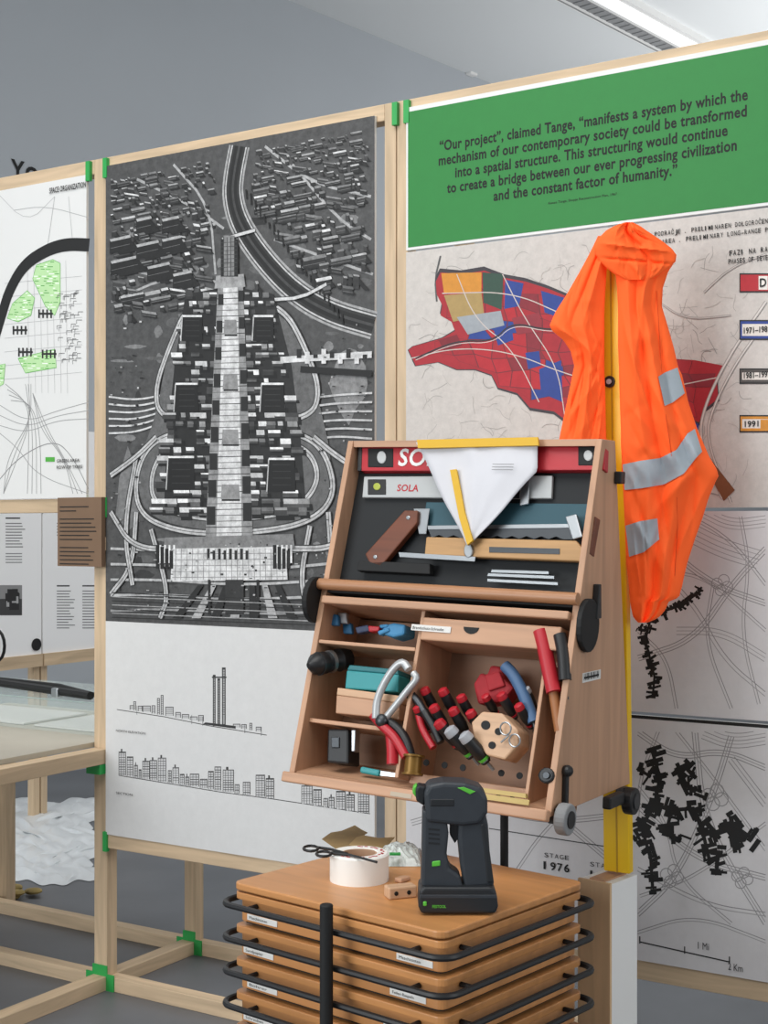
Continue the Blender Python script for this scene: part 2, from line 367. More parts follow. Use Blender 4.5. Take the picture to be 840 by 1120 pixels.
# 2 aerial + drawings
x0,x1=tx(118)+.001,tx(412)
t,A=panel('aerial_poster','tall poster with black and white aerial photograph of a city model above line drawings',x0,x1,.478,2.505)
ZB=wl(118,679).z-.478
A.raw([(A.x0,ZB),(A.x1,ZB),(A.x1,A.h),(A.x0,A.h)],'#484848')
def blob(cx,cy,rx,ry,col,n=12): A.poly([(min(max(cx+rx*math.cos(6.283*i/n)*random.uniform(.7,1.15),120),409),cy+ry*math.sin(6.283*i/n)*random.uniform(.7,1.15)) for i in range(n)],col)
def inside(x,y): return 121<x<408 and y>188-(x-118)*.2+4 and y<672
for i in range(190):
    x=random.uniform(132,398);y=random.uniform(220,650);blob(x,y,random.uniform(3,13),random.uniform(2,7),random.choice(['#2c2c2c','#565656','#707070','#242424','#7a7a7a','#5a5a5a','#3a3a3a']))
blob(382,420,20,40,'#808080');blob(140,545,14,50,'#747474')
RV=[(262,160),(256,190),(254,215),(262,245),(285,280),(320,318),(360,342),(409,356)]
RVS=chaikin(RV,2)
A.line(RV,30,'#a0a0a0',smooth=3);A.line(RV,25,'#4a4a4a',smooth=3);A.line(RV,22,'#bcbcbc',smooth=3);A.line(RV,18.5,'#2a2a2a',smooth=3);A.line(RV,12,'#121212',smooth=3);A.line(RV,3,'#3d3d3d',smooth=3)
STR=([(122,330),(190,300),(245,310)],[(150,196),(210,225),(245,250)],[(290,160),(340,200),(406,215)],[(122,290),(235,318)],[(190,180),(230,225),(236,300)],[(320,180),(370,240),(406,262)],[(300,262),(408,300)])
for P in STR: A.line(P,3.0,'#a5a5a5',smooth=2)
def bld(x,y,w,h,d,top,side,sk=.22):
    A.poly([(x,y+h),(x+w,y-w*sk+h),(x+w+d*.9,y-w*sk+h+d+1),(x+d*.9,y+h+d+1)],'#141414')
    A.poly([(x,y),(x+w,y-w*sk),(x+w,y-w*sk+h+d),(x,y+h+d)],side);A.poly([(x,y),(x+w,y-w*sk),(x+w+h*.3,y-w*sk+h*.7),(x+h*.3,y+h*.7)],top)
    if w>7: A.line([(x+1,y+h+d*.5),(x+w,y-w*sk+h+d*.5)],.5,'#6c6c6c')
stp=[chaikin(P,2) for P in STR]
y=128.0
while y<338:
    s=.5+(y-128)/190;x=120+random.uniform(0,5)
    while x<404:
        w=random.choice([2.5,3.5,6,9,15])*s*random.uniform(.7,1.3);yy=y-(x-264)*.17+random.uniform(-2,2);xc=x+w/2
        ok=inside(x,yy-4) and inside(x+w,yy+6) and x+w<404 and yy<342 and not (226<xc<276 and yy>245) and min(math.hypot(xc-a,yy-b) for a,b in RVS)>19+w*.4
        if ok and min(math.hypot(xc-a,yy-b) for P in stp for a,b in P)<4: ok=False
        if ok and random.random()<.84:
            bld(x,yy,w,random.uniform(1.2,4)*s,random.uniform(1,5.5)*s*(1.6 if random.random()<.14 else 1),random.choice(['#8a8a8a','#b0b0b0','#6a6a6a','#cfcfcf','#a0a0a0','#5c5c5c','#7a7a7a']),random.choice(['#202020','#2c2c2c','#383838']),random.choice([.2,.2,-.15]))
        x+=w+random.choice([.8,1.5,3,5])*s
    y+=5.0*s+2.0
for (x,y,w) in ((121,262,22),(122,286,30),(150,268,24),(162,292,24),(178,262,20),(190,300,20),(150,240,16),(178,240,18)): bld(x,y,w,4,12,'#a8a8a8','#161616')
for i in range(22): A.line([(270+i*5,208+i*6.5+random.uniform(-3,3)),(270+i*5+1,218+i*6.5)],2.0,'#0c0c0c')
for P in ([(298,328),(330,326),(358,311)],[(244,262),(280,252)]): A.line(P,5,'#2a2a2a',smooth=1);A.line(P,3.4,'#c8c8c8',smooth=1)
G='#b8b8b8'
LOOPS=([(236,326),(206,335),(188,375),(170,425),(176,458),(232,466)],[(270,325),(312,338),(334,378),(352,428),(340,458),(275,462)],
          [(232,470),(174,476),(150,510),(150,562),(196,582),(262,584),(336,574),(368,545),(360,500),(336,475),(275,466)],
          [(236,482),(186,486),(166,515),(168,552),(210,566),(262,568),(322,560),(350,530),(344,498),(318,484),(275,480)],
          [(150,560),(146,620),(122,650)],[(360,560),(364,620),(376,650)],[(166,579),(186,650),(176,676)],[(340,575),(328,640),(345,678)],[(150,500),(136,580),(146,640)],[(122,560),(146,600),(200,600)],[(320,600),(366,600),(404,570)],[(122,520),(150,500),(172,478)],[(404,520),(370,500),(344,478)])
for k in range(6):
    A.line([(120,434+k*8),(150,438+k*7),(180,432+k*6)],2.2,'#c9c9c9',smooth=3);A.line([(340,436+k*9),(370,432+k*9),(408,430+k*10)],2.2,'#bdbdbd',smooth=3)
for k in range(5): A.line([(122,600+k*17),(180,602+k*16),(260,608+k*16),(338,602+k*17),(380,596+k*18)],3,random.choice(['#b0b0b0','#949494']),smooth=3)
A.poly(chaikin([(206,330),(300,330),(336,385),(350,440),(364,500),(362,550),(330,574),(262,582),(190,576),(154,555),(152,505),(172,455),(184,385),(206,330)],2),'#5e5e5e')
for P in LOOPS: A.line(P,8.5,'#242424',smooth=3);A.line(P,6,G,smooth=3);A.line(P,.9,'#5a5a5a',smooth=3)
A.poly([(204,322),(238,316),(236,566),(180,562),(184,480),(192,400)],'#1a1a1a');A.poly([(268,316),(300,322),(320,400),(330,480),(336,556),(270,566)],'#1e1e1e')
for r in range(26):
    y=320+r*9.4;w=.72+r*.03
    for sgn,base in ((-1,239-r*.12),(1,268+r*.12)):
        for q in range(5):
            if random.random()<.25: continue
            xx=base+sgn*(1+q*9.5*w+random.uniform(-2,2));hh=random.uniform(1.5,6);ww=random.uniform(4,13)*w
            xa,xb=sorted((xx,xx+sgn*ww));dd=random.uniform(2,6)*w
            A.poly([(xa+1,y+hh),(xb+3,y+hh),(xb+4,y+hh+dd*1.3),(xa+2,y+hh+dd*1.3)],'#050505')
            A.rect(xa,y+hh*.8,xb,y+hh+dd*.7,random.choice(['#4a4a4a','#5a5a5a','#383838','#2a2a2a']))
            A.poly([(xa,y),(xb,y),(xb+.5,y+hh),(xa+.5,y+hh)],random.choice(['#dcdcdc','#b8b8b8','#909090','#3a3a3a','#e6e6e6','#6b6b6b','#c4c4c4']))
for xs,yy,sc in ((212,346,.8),(290,346,.8),(206,420,.9),(300,420,.9),(200,500,1.05),(310,502,1.05)):
    A.poly([(xs-14*sc,yy),(xs+13*sc,yy),(xs+14*sc,yy+34*sc),(xs-16*sc,yy+34*sc)],'#070707')
    A.line([(xs-14*sc,yy),(xs+13*sc,yy)],2.4,'#e0e0e0');A.line([(xs-14*sc,yy),(xs-16*sc,yy+34*sc)],1.6,'#b8b8b8')
    for k in range(4): A.line([(xs-10*sc,yy+(6+k*7)*sc),(xs+9*sc,yy+(6+k*7)*sc)],.8,'#2c2c2c')
A.poly([(240,305),(267,303),(278,590),(226,592)],'#8c8c8c');A.poly([(246,305),(261,304),(266,590),(238,590)],'#cecece')
for k in range(44):
    f=k/44;A.line([(240-14*f,308+k*6.4),(267+11*f,307+k*6.4)],.9,'#6b6b6b' if k%3 else '#181818')
for k in range(9):
    f=k/9;A.rect(240-14*f,322+k*29,246-10*f,334+k*30,'#1a1a1a');A.rect(262+6*f,318+k*29,268+10*f,330+k*30,'#1a1a1a')
for k in range(4): A.poly([(247-k,350+k*60),(260+k,350+k*60),(261+k,366+k*60),(246-k,366+k*60)],'#8a8a8a');A.line([(247-k,367+k*60),(261+k,367+k*60)],2,'#101010')
A.line([(308,394),(408,388)],7,'#cccccc');A.line([(330,404),(408,409)],7,'#101010')
for k in range(9): A.rect(326+k*9,382+(k%3)*3,331+k*9,392+(k%2)*6,'#d4d4d4' if k%2 else '#1d1d1d')
A.poly([(238,302),(268,300),(270,314),(236,316)],'#999999')
A.rect(243,262,262,303,'#161616');A.rect(246,258,258,302,'#808080')
for k in range(4): A.line([(246+k*4,260),(246+k*4,302)],.9,'#161616')
for k in range(8): A.line([(243,266+k*4.5),(261,265+k*4.5)],.7,'#3c3c3c')
A.poly([(182,588),(322,584),(324,600),(180,604)],'#7c7c7c');A.poly([(190,600),(314,598),(316,634),(188,636)],'#cfcfcf')
for k in range(20): A.line([(194+k*6.1,600),(193+k*6.2,634)],.7,'#6b6b6b')
for k in range(5): A.line([(190,606+k*6.4),(314,605+k*6.4)],.8,'#8a8a8a')
for k in range(8): A.rect(228+k*6,600+(k%2)*2,231+k*6,612,'#1d1d1d')
for sgn in (0,1):
    X=180 if sgn==0 else 308
    for k in range(4): A.rect(X-8+k*5,596+k*2,X-4+k*5,622,'#101010');A.rect(X-4+k*5,596,X-2+k*5,616,'#e0e0e0')
for k in range(7): A.poly([(262-44+k*14,640),(262-38+k*14,640),(262-62+k*21,676),(262-72+k*21,676)],'#a9a9a9' if k%2 else '#1a1a1a')
A.rect(229,634,232,672,'#1a1a1a');A.rect(248,634,268,672,'#2a2a2a');A.rect(282,634,285,672,'#1a1a1a')
for k in range(7): A.line([(124,648+k*4.5),(404,660+k*4.3)],1.1,'#9a9a9a' if k%2 else '#1e1e1e')
for i in range(520):
    x=random.uniform(122,404);y=random.uniform(350,668)
    if 160<x<350 and y<590: continue
    A.rect(x,y,x+random.uniform(1,3.4),y+random.uniform(.8,2.2),random.choice(['#141414','#222222','#9a9a9a','#3b3b3b','#b5b5b5']))
A.build('photo_print',printmat('print_photo',.34,45),t.o)
A.v=[];A.f=[];A.c=[];A.k=0
A.raw([(A.x0,0),(A.x1,0),(A.x1,ZB),(A.x0,ZB)],'#d6d6d5')
D='#2b2b2b'
A.line([(128,776),(180,784),(230,794),(292,804)],.9,D)
def skyl(x,base,w,h):
    A.rect(x,base-h,x+w,base,'#3a3a3a');A.rect(x+.7,base-h+.8,x+w-.7,base,'#c4c4c4')
    for k in range(int(h/2.2)): A.line([(x+.5,base-h+k*2.2+.6),(x+w-.5,base-h+k*2.2+.6)],.5,'#333333')
for x,h,w in ((142,5,5),(146,10,3),(151,6,5),(156,7,9),(166,9,4),(172,18,3),(176,22,3),(181,10,9),(192,6,6),(199,5,8),(208,4,8),(217,7,6),(255,4,8),(264,5,6),(273,8,3),(280,5,6)): skyl(x,774+(x-128)*.17,w,h)
for xa,xb,ya in ((233,236,738),(238,241,742),(243,247,730)):
    A.rect(xa,ya,xb,794,'#2e2e2e');A.rect(xa+1,ya+2,xb-1,792,'#9a9a9a')
    for k in range(20): A.line([(xa,ya+2+k*2.6),(xb,ya+2+k*2.6)],.5,'#2b2b2b')
A.rect(232,740,248,741.5,D);A.poly([(225,790),(258,794),(258,797),(222,792)],D)
for x in (150,210,222,268,286): A.line([(x,778+(x-128)*.17),(x,768+(x-128)*.17)],.6,D)
A.line([(130,848),(240,866),(300,874),(405,890)],.8,D)
def blk(x,base,w,h):
    A.rect(x,base-h,x+w,base,'#333333');A.rect(x+.6,base-h+.7,x+w-.6,base,'#c8c8c8')
    nx=max(2,int(w/2.6));ny=int(h/2.6)
    for i in range(1,nx): A.line([(x+i*w/nx,base-h),(x+i*w/nx,base)],.6,'#3f3f3f')
    for j in range(ny): A.line([(x,base-h+j*2.6+1.2),(x+w,base-h+j*2.6+1.2)],random.choice([.4,.7,1.0]),'#4a4a4a')
    if random.random()<.5: A.rect(x+w*.3,base-h-3,x+w*.5,base-h,'#3a3a3a')
for x,w,h in ((130,8,26),(139,7,22),(147,4,14),(152,3,10),(156,8,20),(164,8,22),(173,9,26),(184,4,14),(189,7,18),(197,5,12),(203,4,10),(208,10,14),(219,8,10),(228,6,20),(235,7,26),(244,12,24),(257,5,10),(266,8,14),(280,10,24),(291,9,22),(330,12,20),(343,9,18),(354,5,10),(360,6,12),(368,10,20),(379,9,18),(392,12,26)): blk(x,848+(x-130)*.155,w,h)
A.build('drawing_print',printmat('print_plain',.03),t.o)
m=t.mb();ptext(m,'NORTH ELEVATION',128,800,160,3.5);ptext(m,'SECTION',128,868,146,3.5);m.build('lettering',ink,t.o,flat=True)
# 3 right boards
X0,X1=tx(446)+.001,2.07
t,A=panel('quote_panel','bright green panel carrying a black five-line quotation',X0,X1,2.135,2.51)
A.raw([(A.x0+.006,.007),(A.x1,.007),(A.x1,A.h-.012),(A.x0+.006,A.h-.012)],'#237f36');A.build('print',printmat('print_plain',.03),t.o)
m=t.mb()
zq=wl(650,137,-BT).z
for i,(s,xa,xb) in enumerate((('\u201cOur project\u201d, claimed Tange, \u201cmanifests a system by which the',481,818),('mechanism of our contemporary society could be transformed',480,817),
    ('into a spatial structure. This structuring would continue',498,796),('to create a bridge between our ever progressing civilization',489,806),('and the constant factor of humanity.\u201d',540,741))):
    z=zq-.0372*i;a=wl(xa,170,-BT);b=wl(xb,120,-BT);m.text(s,(a.x,-BT-.0010,z),(1,0,0),(0,0,1),b.x-a.x,.0365,.026)
z=zq-.0372*4-.028;a=wl(600,211,-BT);b=wl(675,197,-BT)
m.text('Kenzo Tange, Skopje Reconstruction Plan, 1967',(a.x,-BT-.0010,z),(1,0,0),(0,0,1),b.x-a.x,.0085,.01)
m.build('lettering',ink,t.o,flat=True)
# map 1
zt,zb=2.13,1.452
t,A=panel('phasing_map_poster','coloured phasing map poster in red blue and orange behind the jacket',X0,X1,zb,zt)
A.raw([(A.x0,0),(A.x1,0),(A.x1,A.h),(A.x0,A.h)],'#c8c2bc')
for i in range(330):
    x=random.uniform(455,815);y=random.uniform(275,525);P=[(x,y)];an=random.uniform(0,6.28)
    for k in range(4): an+=random.uniform(-.9,.9);P.append((P[-1][0]+5*math.cos(an),P[-1][1]+5*math.sin(an)))
    P=[(min(max(a,448),838),min(max(b,268),536)) for a,b in P];A.line(P,.45,random.choice(['#a9a29d','#a39e9a','#b5afa9','#8f8a86']),smooth=2)
A.line([(478,330),(476,305),(482,280)],2,'#555555',smooth=1);A.line([(620,470),(700,520),(800,545)],1.2,'#9c9692',smooth=1)
OUT=[(447,383),(452,379),(470,374),(484,370),(498,362),(494,352),(482,345),(484,334),(478,322),(477,308),(482,298),(505,300),(530,296),(552,304),(575,308),(600,316),(620,324),(646,330),(670,342),(690,360),(712,372),(730,392),(760,394),(792,400),(784,416),(786,436),(770,448),(765,462),(740,452),(700,455),(660,458),(625,464),(606,450),(580,446),(566,430),(545,424),(538,410),(520,404),(500,404),(480,396),(455,400)]
RD='#a51f2b';BL='#243f8c'
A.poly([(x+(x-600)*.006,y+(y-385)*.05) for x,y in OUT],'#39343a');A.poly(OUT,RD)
BIG=(([(483,299),(527,298),(527,319),(486,321)],'#cf8a2c'),([(528,298),(551,300),(549,339),(529,331)],'#2c4a3c'),([(486,323),(527,320),(530,345),(496,352)],'#a98e58'),
  ([(553,306),(573,310),(568,335),(552,338)],BL),([(592,318),(618,326),(614,348),(596,342)],BL),([(560,348),(590,342),(594,362),(566,366)],'#8f2b37'),
  ([(500,347),(548,340),(552,356),(512,366)],'#9aa0a6'),([(590,404),(614,394),(616,440),(592,430)],BL),([(540,360),(560,357),(562,372),(545,378)],BL),([(480,372),(500,366),(506,378),(486,384)],'#7c1b28'),
  ([(575,386),(590,384),(592,400),(578,404)],BL),([(622,372),(640,368),(650,400),(630,406)],BL),([(720,376),(733,386),(736,394),(722,392)],BL))
gx,gy=20,14
def jg(i,j): r=random.Random(i*91+j*17);return (440+i*gx+j*2.5+r.uniform(-6,6),284+j*gy+i*1.9+r.uniform(-5,5))
for i in range(22):
    for j in range(-4,16):
        Q=[jg(i,j),jg(i+1,j),jg(i+1,j+1),jg(i,j+1)];cx=sum(q[0] for q in Q)/4;cy=sum(q[1] for q in Q)/4
        if not all(pip(q[0],q[1],OUT) for q in Q): continue
        r=random.Random(i*7+j*131);k=r.random();c=BL if k<.08 else ('#86222f' if k<.2 else ('#b3202c' if k<.6 else RD))
        A.poly(Q,'#6d222c');A.poly([(cx+(q[0]-cx)*.94,cy+(q[1]-cy)*.94) for q in Q],c)
for P,c in BIG: A.poly(P,c)
for P in ([(450,392),(500,380),(560,385),(620,410),(700,430),(790,412)],[(500,300),(520,350),(560,380),(590,440)],[(550,300),(575,350),(610,400),(618,455)],[(724,394),(752,450)],[(484,321),(560,319),(618,345)]): A.line(P,1.0,'#c9beb7',smooth=3)
A.line([(455,392),(500,372),(540,374),(560,352),(600,362),(640,356),(670,350)],1.6,'#2d2a30',smooth=3);A.line([(455,394),(500,374),(540,376),(562,354),(602,364),(640,358)],.7,'#cfc8c2',smooth=3)
for P,w in (([(770,320),(800,292),(838,278)],1.2),([(838,330),(800,385),(772,440),(764,480),(790,545)],2.2),([(838,352),(806,395),(780,445),(772,480),(800,550)],1.8),([(720,330),(750,350),(800,345)],1.0)): A.line(P,w+.8,'#9b9490',smooth=3);A.line(P,w-.6,'#d2ccc6',smooth=3)
A.poly([(768,505),(772,495),(804,536),(792,548)],'#7b4a2c');A.poly([(740,455),(765,464),(762,480),(744,470)],BL)
for y,c,h in ((299,'#b3202c',21),(350,BL,22),(403,'#2a2a2a',17),(454,'#cf8a2c',19)):
    A.rect(809,y,842,y+h,'#161616');A.rect(810.2,y+1.6,842,y+h-1.6,c if c!='#2a2a2a' else '#4b4744')
    A.rect(812,y+4.5,842,y+h-4.5,c if y==299 else '#e0d9d1')
A.rect(830,302,840,317,'#e9e4dc');A.rect(832,459,842,469,'#cf8a2c')
A.build('print',printmat('print_map',.09,40),t.o)
def spaced(m,s,x0,y0,x1,h,bold=.03):
    n=len(s)
    for i,c in enumerate(s):
        if c==' ': continue
        xa=x0+(x1-x0)*i/n;wv=(x1-x0)/n*(.32 if c in 'I1.' else .76);a=wl(x0,y0,-BT);b=wl(xa,y0,-BT);e=wl(xa+wv,y0,-BT)
        m.text(c,(b.x,-BT-.0032,a.z),(1,0,0),(0,0,1),e.x-b.x,h*a_depth(a)/F,bold)
m=t.mb();spaced(m,'RSKO PODRA\u010cJE . PRELIMINAREN DOLGORO\u010cEN',698,261,841,6.8,.012);spaced(m,'OLITAN AREA . PRELIMINARY LONG-RANGE P',698,270,841,6.8,.012)
spaced(m,'FAZI NA RA',798,280,841,8,.015);spaced(m,'PHASES OF DEVE',797,289,841,7.5,.015);ptext(m,'1971\u20131981',814,365,842,9,.02,lift=.0035);ptext(m,'1981\u20131991',814,414,842,9,.02,lift=.0035);ptext(m,'1991',815,467,830,9,.02,lift=.0035)
ptext(m,'D',831.5,314,838.5,13,.02,lift=.0035);m.build('lettering',ink,t.o,flat=True)
# map 2, map 3
def sweeps(A,L,xa,xb,ya,yb,cols=('#8f8d8e','#a3a1a2')):
    for P,n,gap,w in L:
        Q=chaikin(P,3)
        for k in range(n):
            o=(k-(n-1)/2)*gap;R=[]
            for i,(x,y) in enumerate(Q):
                a=Q[max(i-1,0)];b=Q[min(i+1,len(Q)-1)];dx,dy=b[0]-a[0],b[1]-a[1];l=math.hypot(dx,dy) or 1
                X,Y=x-dy/l*o,y+dx/l*o
                if xa<X<xb and ya<Y<yb: R.append((X,Y))
            if len(R)>2: A.line(R,w,cols[k%2])
def cloverleaf(A,cx,cy,r,w=.8):
    for s in range(4):
        a=s*1.571+.3;A.line([(cx+r*(math.cos(a)*(.5)+math.cos(a+q*.5236)*.5),cy+r*(math.sin(a)*.5+math.sin(a+q*.5236)*.5)) for q in range(13)],w,'#959394')
def chain(A,P,sz,n=4):
    for (a,b),(c,d) in zip(P[:-1],P[1:]):
        A.line([(a,b),(c,d)],sz*.22,'#0c0c0c')
        L=max(1,int(math.hypot(c-a,d-b)/(sz*.36)));base=math.atan2(d-b,c-a)
        for k in range(L+1):
            x=a+(c-a)*k/L;y=b+(d-b)*k/L
            for q in range(2):
                u=random.uniform(.45,1.0)*sz;v=random.uniform(.08,.19)*sz;ang=base+random.choice([.0,1.571,1.571,1.2]);xx=x+random.uniform(-.4,.4)*sz;yy=y+random.uniform(-.4,.4)*sz
                ca,sa=math.cos(ang),math.sin(ang)
                A.poly([(xx+ca*p*u*.55-sa*r*v,yy+sa*p*u*.55+ca*r*v) for p,r in ((-1,-1),(1,-1),(1,1),(-1,1))],'#0c0c0c')
t,A=panel('stage_map_poster','pale road map poster with one small black zigzag, directly under the coloured map',X0,X1,.968,1.444)
A.raw([(A.x0,0),(A.x1,0),(A.x1,A.h),(A.x0,A.h)],'#d6d4d5')
sweeps(A,[([(700,560),(730,600),(780,640),(838,660)],3,3,.8),([(698,720),(760,700),(800,640),(838,600)],3,3,.8),([(750,562),(800,590),(838,640)],2,3,.8),([(698,600),(760,660),(790,720),(838,760)],2,4,.8),
  ([(770,560),(800,575),(838,570)],4,4,.6),([(760,585),(790,600),(830,612)],5,5,.6),([(698,690),(730,720),(740,775)],2,3,.8),([(700,640),(760,620),(838,690)],2,3,.7),([(780,640),(770,700),(800,775)],2,3,.8),([(720,600),(700,640),(697,680)],2,3,.7),([(740,690),(790,690),(838,720)],3,4,.6),([(810,565),(820,620),(810,690),(830,770)],2,3,.7)],697,838,562,776)
cloverleaf(A,790,640,12);cloverleaf(A,732,612,9)
chain(A,[(697,664),(712,676),(728,668),(745,662),(768,645)],10);chain(A,[(712,676),(706,700),(716,740),(714,762)],10);chain(A,[(706,690),(698,686)],8)
A.build('print',printmat('print_plain',.03),t.o)
t,A=panel('stage_map_poster','road map poster with many large black clusters and a scale bar, bottom right',X0,X1,.377,.960)
A.raw([(A.x0,0),(A.x1,0),(A.x1,A.h),(A.x0,A.h)],'#d2d0d1');A.raw([(A.x0,A.h-.008),(A.x1,A.h-.008),(A.x1,A.h),(A.x0,A.h)],'#181818')
sweeps(A,[([(697,800),(740,830),(790,820),(838,840)],3,3,.9),([(697,1000),(740,960),(780,870),(800,805)],3,3,.9),([(697,880),(760,940),(838,960)],3,3,.9),([(760,800),(770,900),(838,1010)],3,3,.9),([(697,950),(770,990),(838,1000)],2,4,.9),
  ([(720,800),(700,850),(697,900)],2,3,.8),([(800,830),(838,880)],3,4,.8),([(770,800),(800,812),(838,806)],5,4,.7),([(740,800),(780,850),(838,930)],2,3,.8),([(697,1020),(760,1000),(838,1030)],2,3,.8),([(697,860),(730,900),(740,960),(800,1010)],2,3,.8),([(700,980),(760,960),(838,900)],2,3,.8)],697,838,800,1066)
sweeps(A,[([(450,900),(520,880),(600,900),(690,890)],3,3,.9),([(450,820),(560,850),(690,960)],3,3,.9),([(560,960),(600,900),(690,830)],2,3,.9),([(500,960),(520,900),(480,820)],2,3,.8)],449,692,790,985)
cloverleaf(A,782,872,15,1);cloverleaf(A,735,958,13,1);cloverleaf(A,812,960,12,1)
chain(A,[(713,820),(722,850),(716,880),(735,886),(760,884),(770,915),(776,940)],16);chain(A,[(712,850),(702,843)],14);chain(A,[(742,840),(752,860),(768,866)],15);chain(A,[(716,880),(702,905),(712,940),(714,972)],15)
chain(A,[(776,915),(795,908),(806,905),(824,918)],17);chain(A,[(735,886),(728,912),(744,918)],15);chain(A,[(697,915),(708,908)],12);chain(A,[(786,930),(784,955)],15);chain(A,[(800,895),(806,930)],16);chain(A,[(748,838),(756,846)],14)
A.line([(700,1030),(798,1052)],1.2,'#222222')
for k in range(3): A.line([(700+k*49,1024+k*11),(700+k*49,1032+k*11)],1.2,'#222222')
A.line([(535,906),(690,930)],1,'#444444')
A.build('print',printmat('print_plain',.03),t.o)
m=t.mb();ptext(m,'1 Mi',764,1037,776,11,.0);ptext(m,'2 Km',797,1060,813,11,.0);spaced(m,'STAGE',596,937,624,7,.0);spaced(m,'1976',595,950,625,12,.02);spaced(m,'STAGE',646,947,676,7,.0);spaced(m,'1981',646,960,676,12,.02);m.build('lettering',ink,t.o,flat=True)
# cardboard sign
p=wl(63,548,-.03);q=wl(111,620,-.03)
t=Thing('cardboard_sign','brown cardboard caption sign with small print fixed to the left post','sign',MW,((p.x+q.x)/2,-.03,q.z))
m=t.mb();m.span((p.x,-.03,q.z),(q.x,-.014,p.z+.01));m.build('card',mat('brown_card','#7a614c',.8,kind='n',amt=.08,scale=12),t.o)
m=t.mb()
for i in range(15):
    if i in(2,9):continue
    z=p.z-.02-i*.0125;L=random.uniform(.7,.95)*(q.x-p.x-.02)*(.5 if i==1 else 1);m.span((p.x+.01,-.0312,z),(p.x+.01+L,-.0305,z+.003))
m.build('lettering',ink,t.o)
m=t.mb();m.span((p.x+.08,-.014,q.z+.05),(q.x,-.0008,q.z+.09));m.build('mount',pine('x'),t.o)
# ---------------------------------------------------------------- tool chest
W=.62
ch=Thing('tool_chest','open A-shaped birch plywood tool chest with slanted front and two compartments','tool chest',MC,(0,0,0))
def cp(name,a,b,mt,slant=True,bevel=.0015):
    m=ch.mb();m.span(a,b,RS if slant else None);return m.build(name,mt,ch.o,bevel=bevel)
prof=[(0,0),(.41,0),(.275,.738),(.205,.738)]
for xa in (0,W-.014):
    m=ch.mb();m.prism([(xa,y,z) for y,z in prof],(.014,0,0));m.build('side_panel',ply('z'),ch.o,bevel=.0015)
m=ch.mb();m.span((.014,.01,0),(W-.014,.405,.014));m.build('bottom_board',ply('x'),ch.o)
m=ch.mb();m.span((.014,.207,.724),(W-.014,.272,.738));m.build('top_board',ply('x'),ch.o)
m=ch.mb();m.prism([(.014,.396,.014),(.014,.402,.014),(.014,.270,.724),(.014,.264,.724)],(W-.028,0,0));m.build('back_panel',ply('x'),ch.o)
inner=mat('shaded_ply','#97735a',.6,kind='wood',amt=.18,scale=30)  # birch ply tone darkened, the chest's inner shade put into the colour
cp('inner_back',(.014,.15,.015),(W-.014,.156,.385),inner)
cp('partition',(.014,0,.388),(W-.014,.155,.4),ply('x'));cp('tray_floor',(.014,0,.413),(W-.014,.045,.423),matte)
cp('backing_board',(.014,.04,.423),(W-.014,.045,.752),mat('dark_backing','#15191c',.7))
cp('lip',(-.004,-.020,-.010),(W+.0,0,.012),ply('x'),bevel=.003)
cp('lip',(.014,-.018,.385),(W-.014,0,.402),ply('x'),bevel=.003)
m=ch.mb();a=RS@Vector((.0,-.014,.428));b=RS@Vector((W-.0,-.014,.428));m.cyl(a,b,.0125,n=20);m.build('round_bar',mat('bar_wood','#ad7c58',.4,kind='wood',amt=.15,scale=30),ch.o,smooth=True)
zA=sl(360,701,.0).z;zB=sl(370,789,0).z;xD=sl(445,760,0).x
cp('shelf',(.014,.002,zA-.006),(xD,.15,zA+.002),ply('x'));cp('shelf',(.014,.02,zB-.007),(xD,.15,zB+.002),ply('x'))
cp('divider',(xD,.004,zB-.1),(xD+.009,.15,.388),ply('z'));xR=sl(598,700,.01).x;cp('divider',(xR,.01,.015),(xR+.008,.15,.30),ply('z'))
cp('tool_rack',(xD+.01,.05,.015),(xR-.002,.15,.05),ply('x'))
for i,hx_ in enumerate((466,486,506,548,568,585)):
    c=sl(hx_,834+(hx_-466)*.14,.049);m=ch.mb();m.prism([RS@Vector((c.x+.007*math.cos(q*.524),.0492,c.z+.007*math.sin(q*.524))) for q in range(12)],RS@Vector((0,.002,0)));m.build('rack_hole',matte,ch.o)
d0=sl(447,675,0);d1=sl(611,712,0)
dr=cp('drawer',(xD+.011,-.003,d1.z),(d1.x+.0,.14,d0.z+.002),ply('x'),bevel=.003)
m=ch.mb();c=sl(515,688,-.005);m.prism([RS@Vector((c.x+.018*math.cos(q),-.0045,c.z-.014*math.sin(q)+.004)) for q in [i*math.pi/10 for i in range(11)]],RS@Vector((0,.001,0)));m.build('finger_notch',matte,dr)
m=ch.mb();c=sl(449,690,-.006);m.span((c.x,-.0052,c.z+.002),(c.x+.095,-.0035,c.z+.015),RS);m.build('label',paper,dr)
m=ch.mb();m.M=ch.T@RS;m.text('Brandschutz-Schraube',(c.x+.004,-.0058,c.z+.005),(1,0,0),(0,0,1),.075,.009);m.build('lettering',ink,dr,flat=True)
m=ch.mb();c=sl(430,849,-.021);m.M=ch.T@RS;m.span((c.x,-.0212,-.006),(c.x+.05,-.0203,.003));m.build('label',mat('worn_label','#b9ab97',.7),ch.o)
def sidep(px,py): return inframe(MC,px,py,W+.0006,0)
a=sidep(637,747);b=sidep(657,730);m=ch.mb();m.span((W,a.y,a.z),(W+.001,b.y,b.z-.004));m.build('sticker',paper,ch.o)
m=ch.mb()
for i in range(12): m.span((W+.0012,a.y+.006+i*(b.y-a.y-.012)/12,a.z+.004),(W+.0014,a.y+.006+i*(b.y-a.y-.012)/12+random.uniform(.0015,.004),a.z+.018))
m.span((W+.0012,a.y+.006,b.z-.016),(W+.0014,b.y-.01,b.z-.012));m.build('barcode',ink,ch.o)
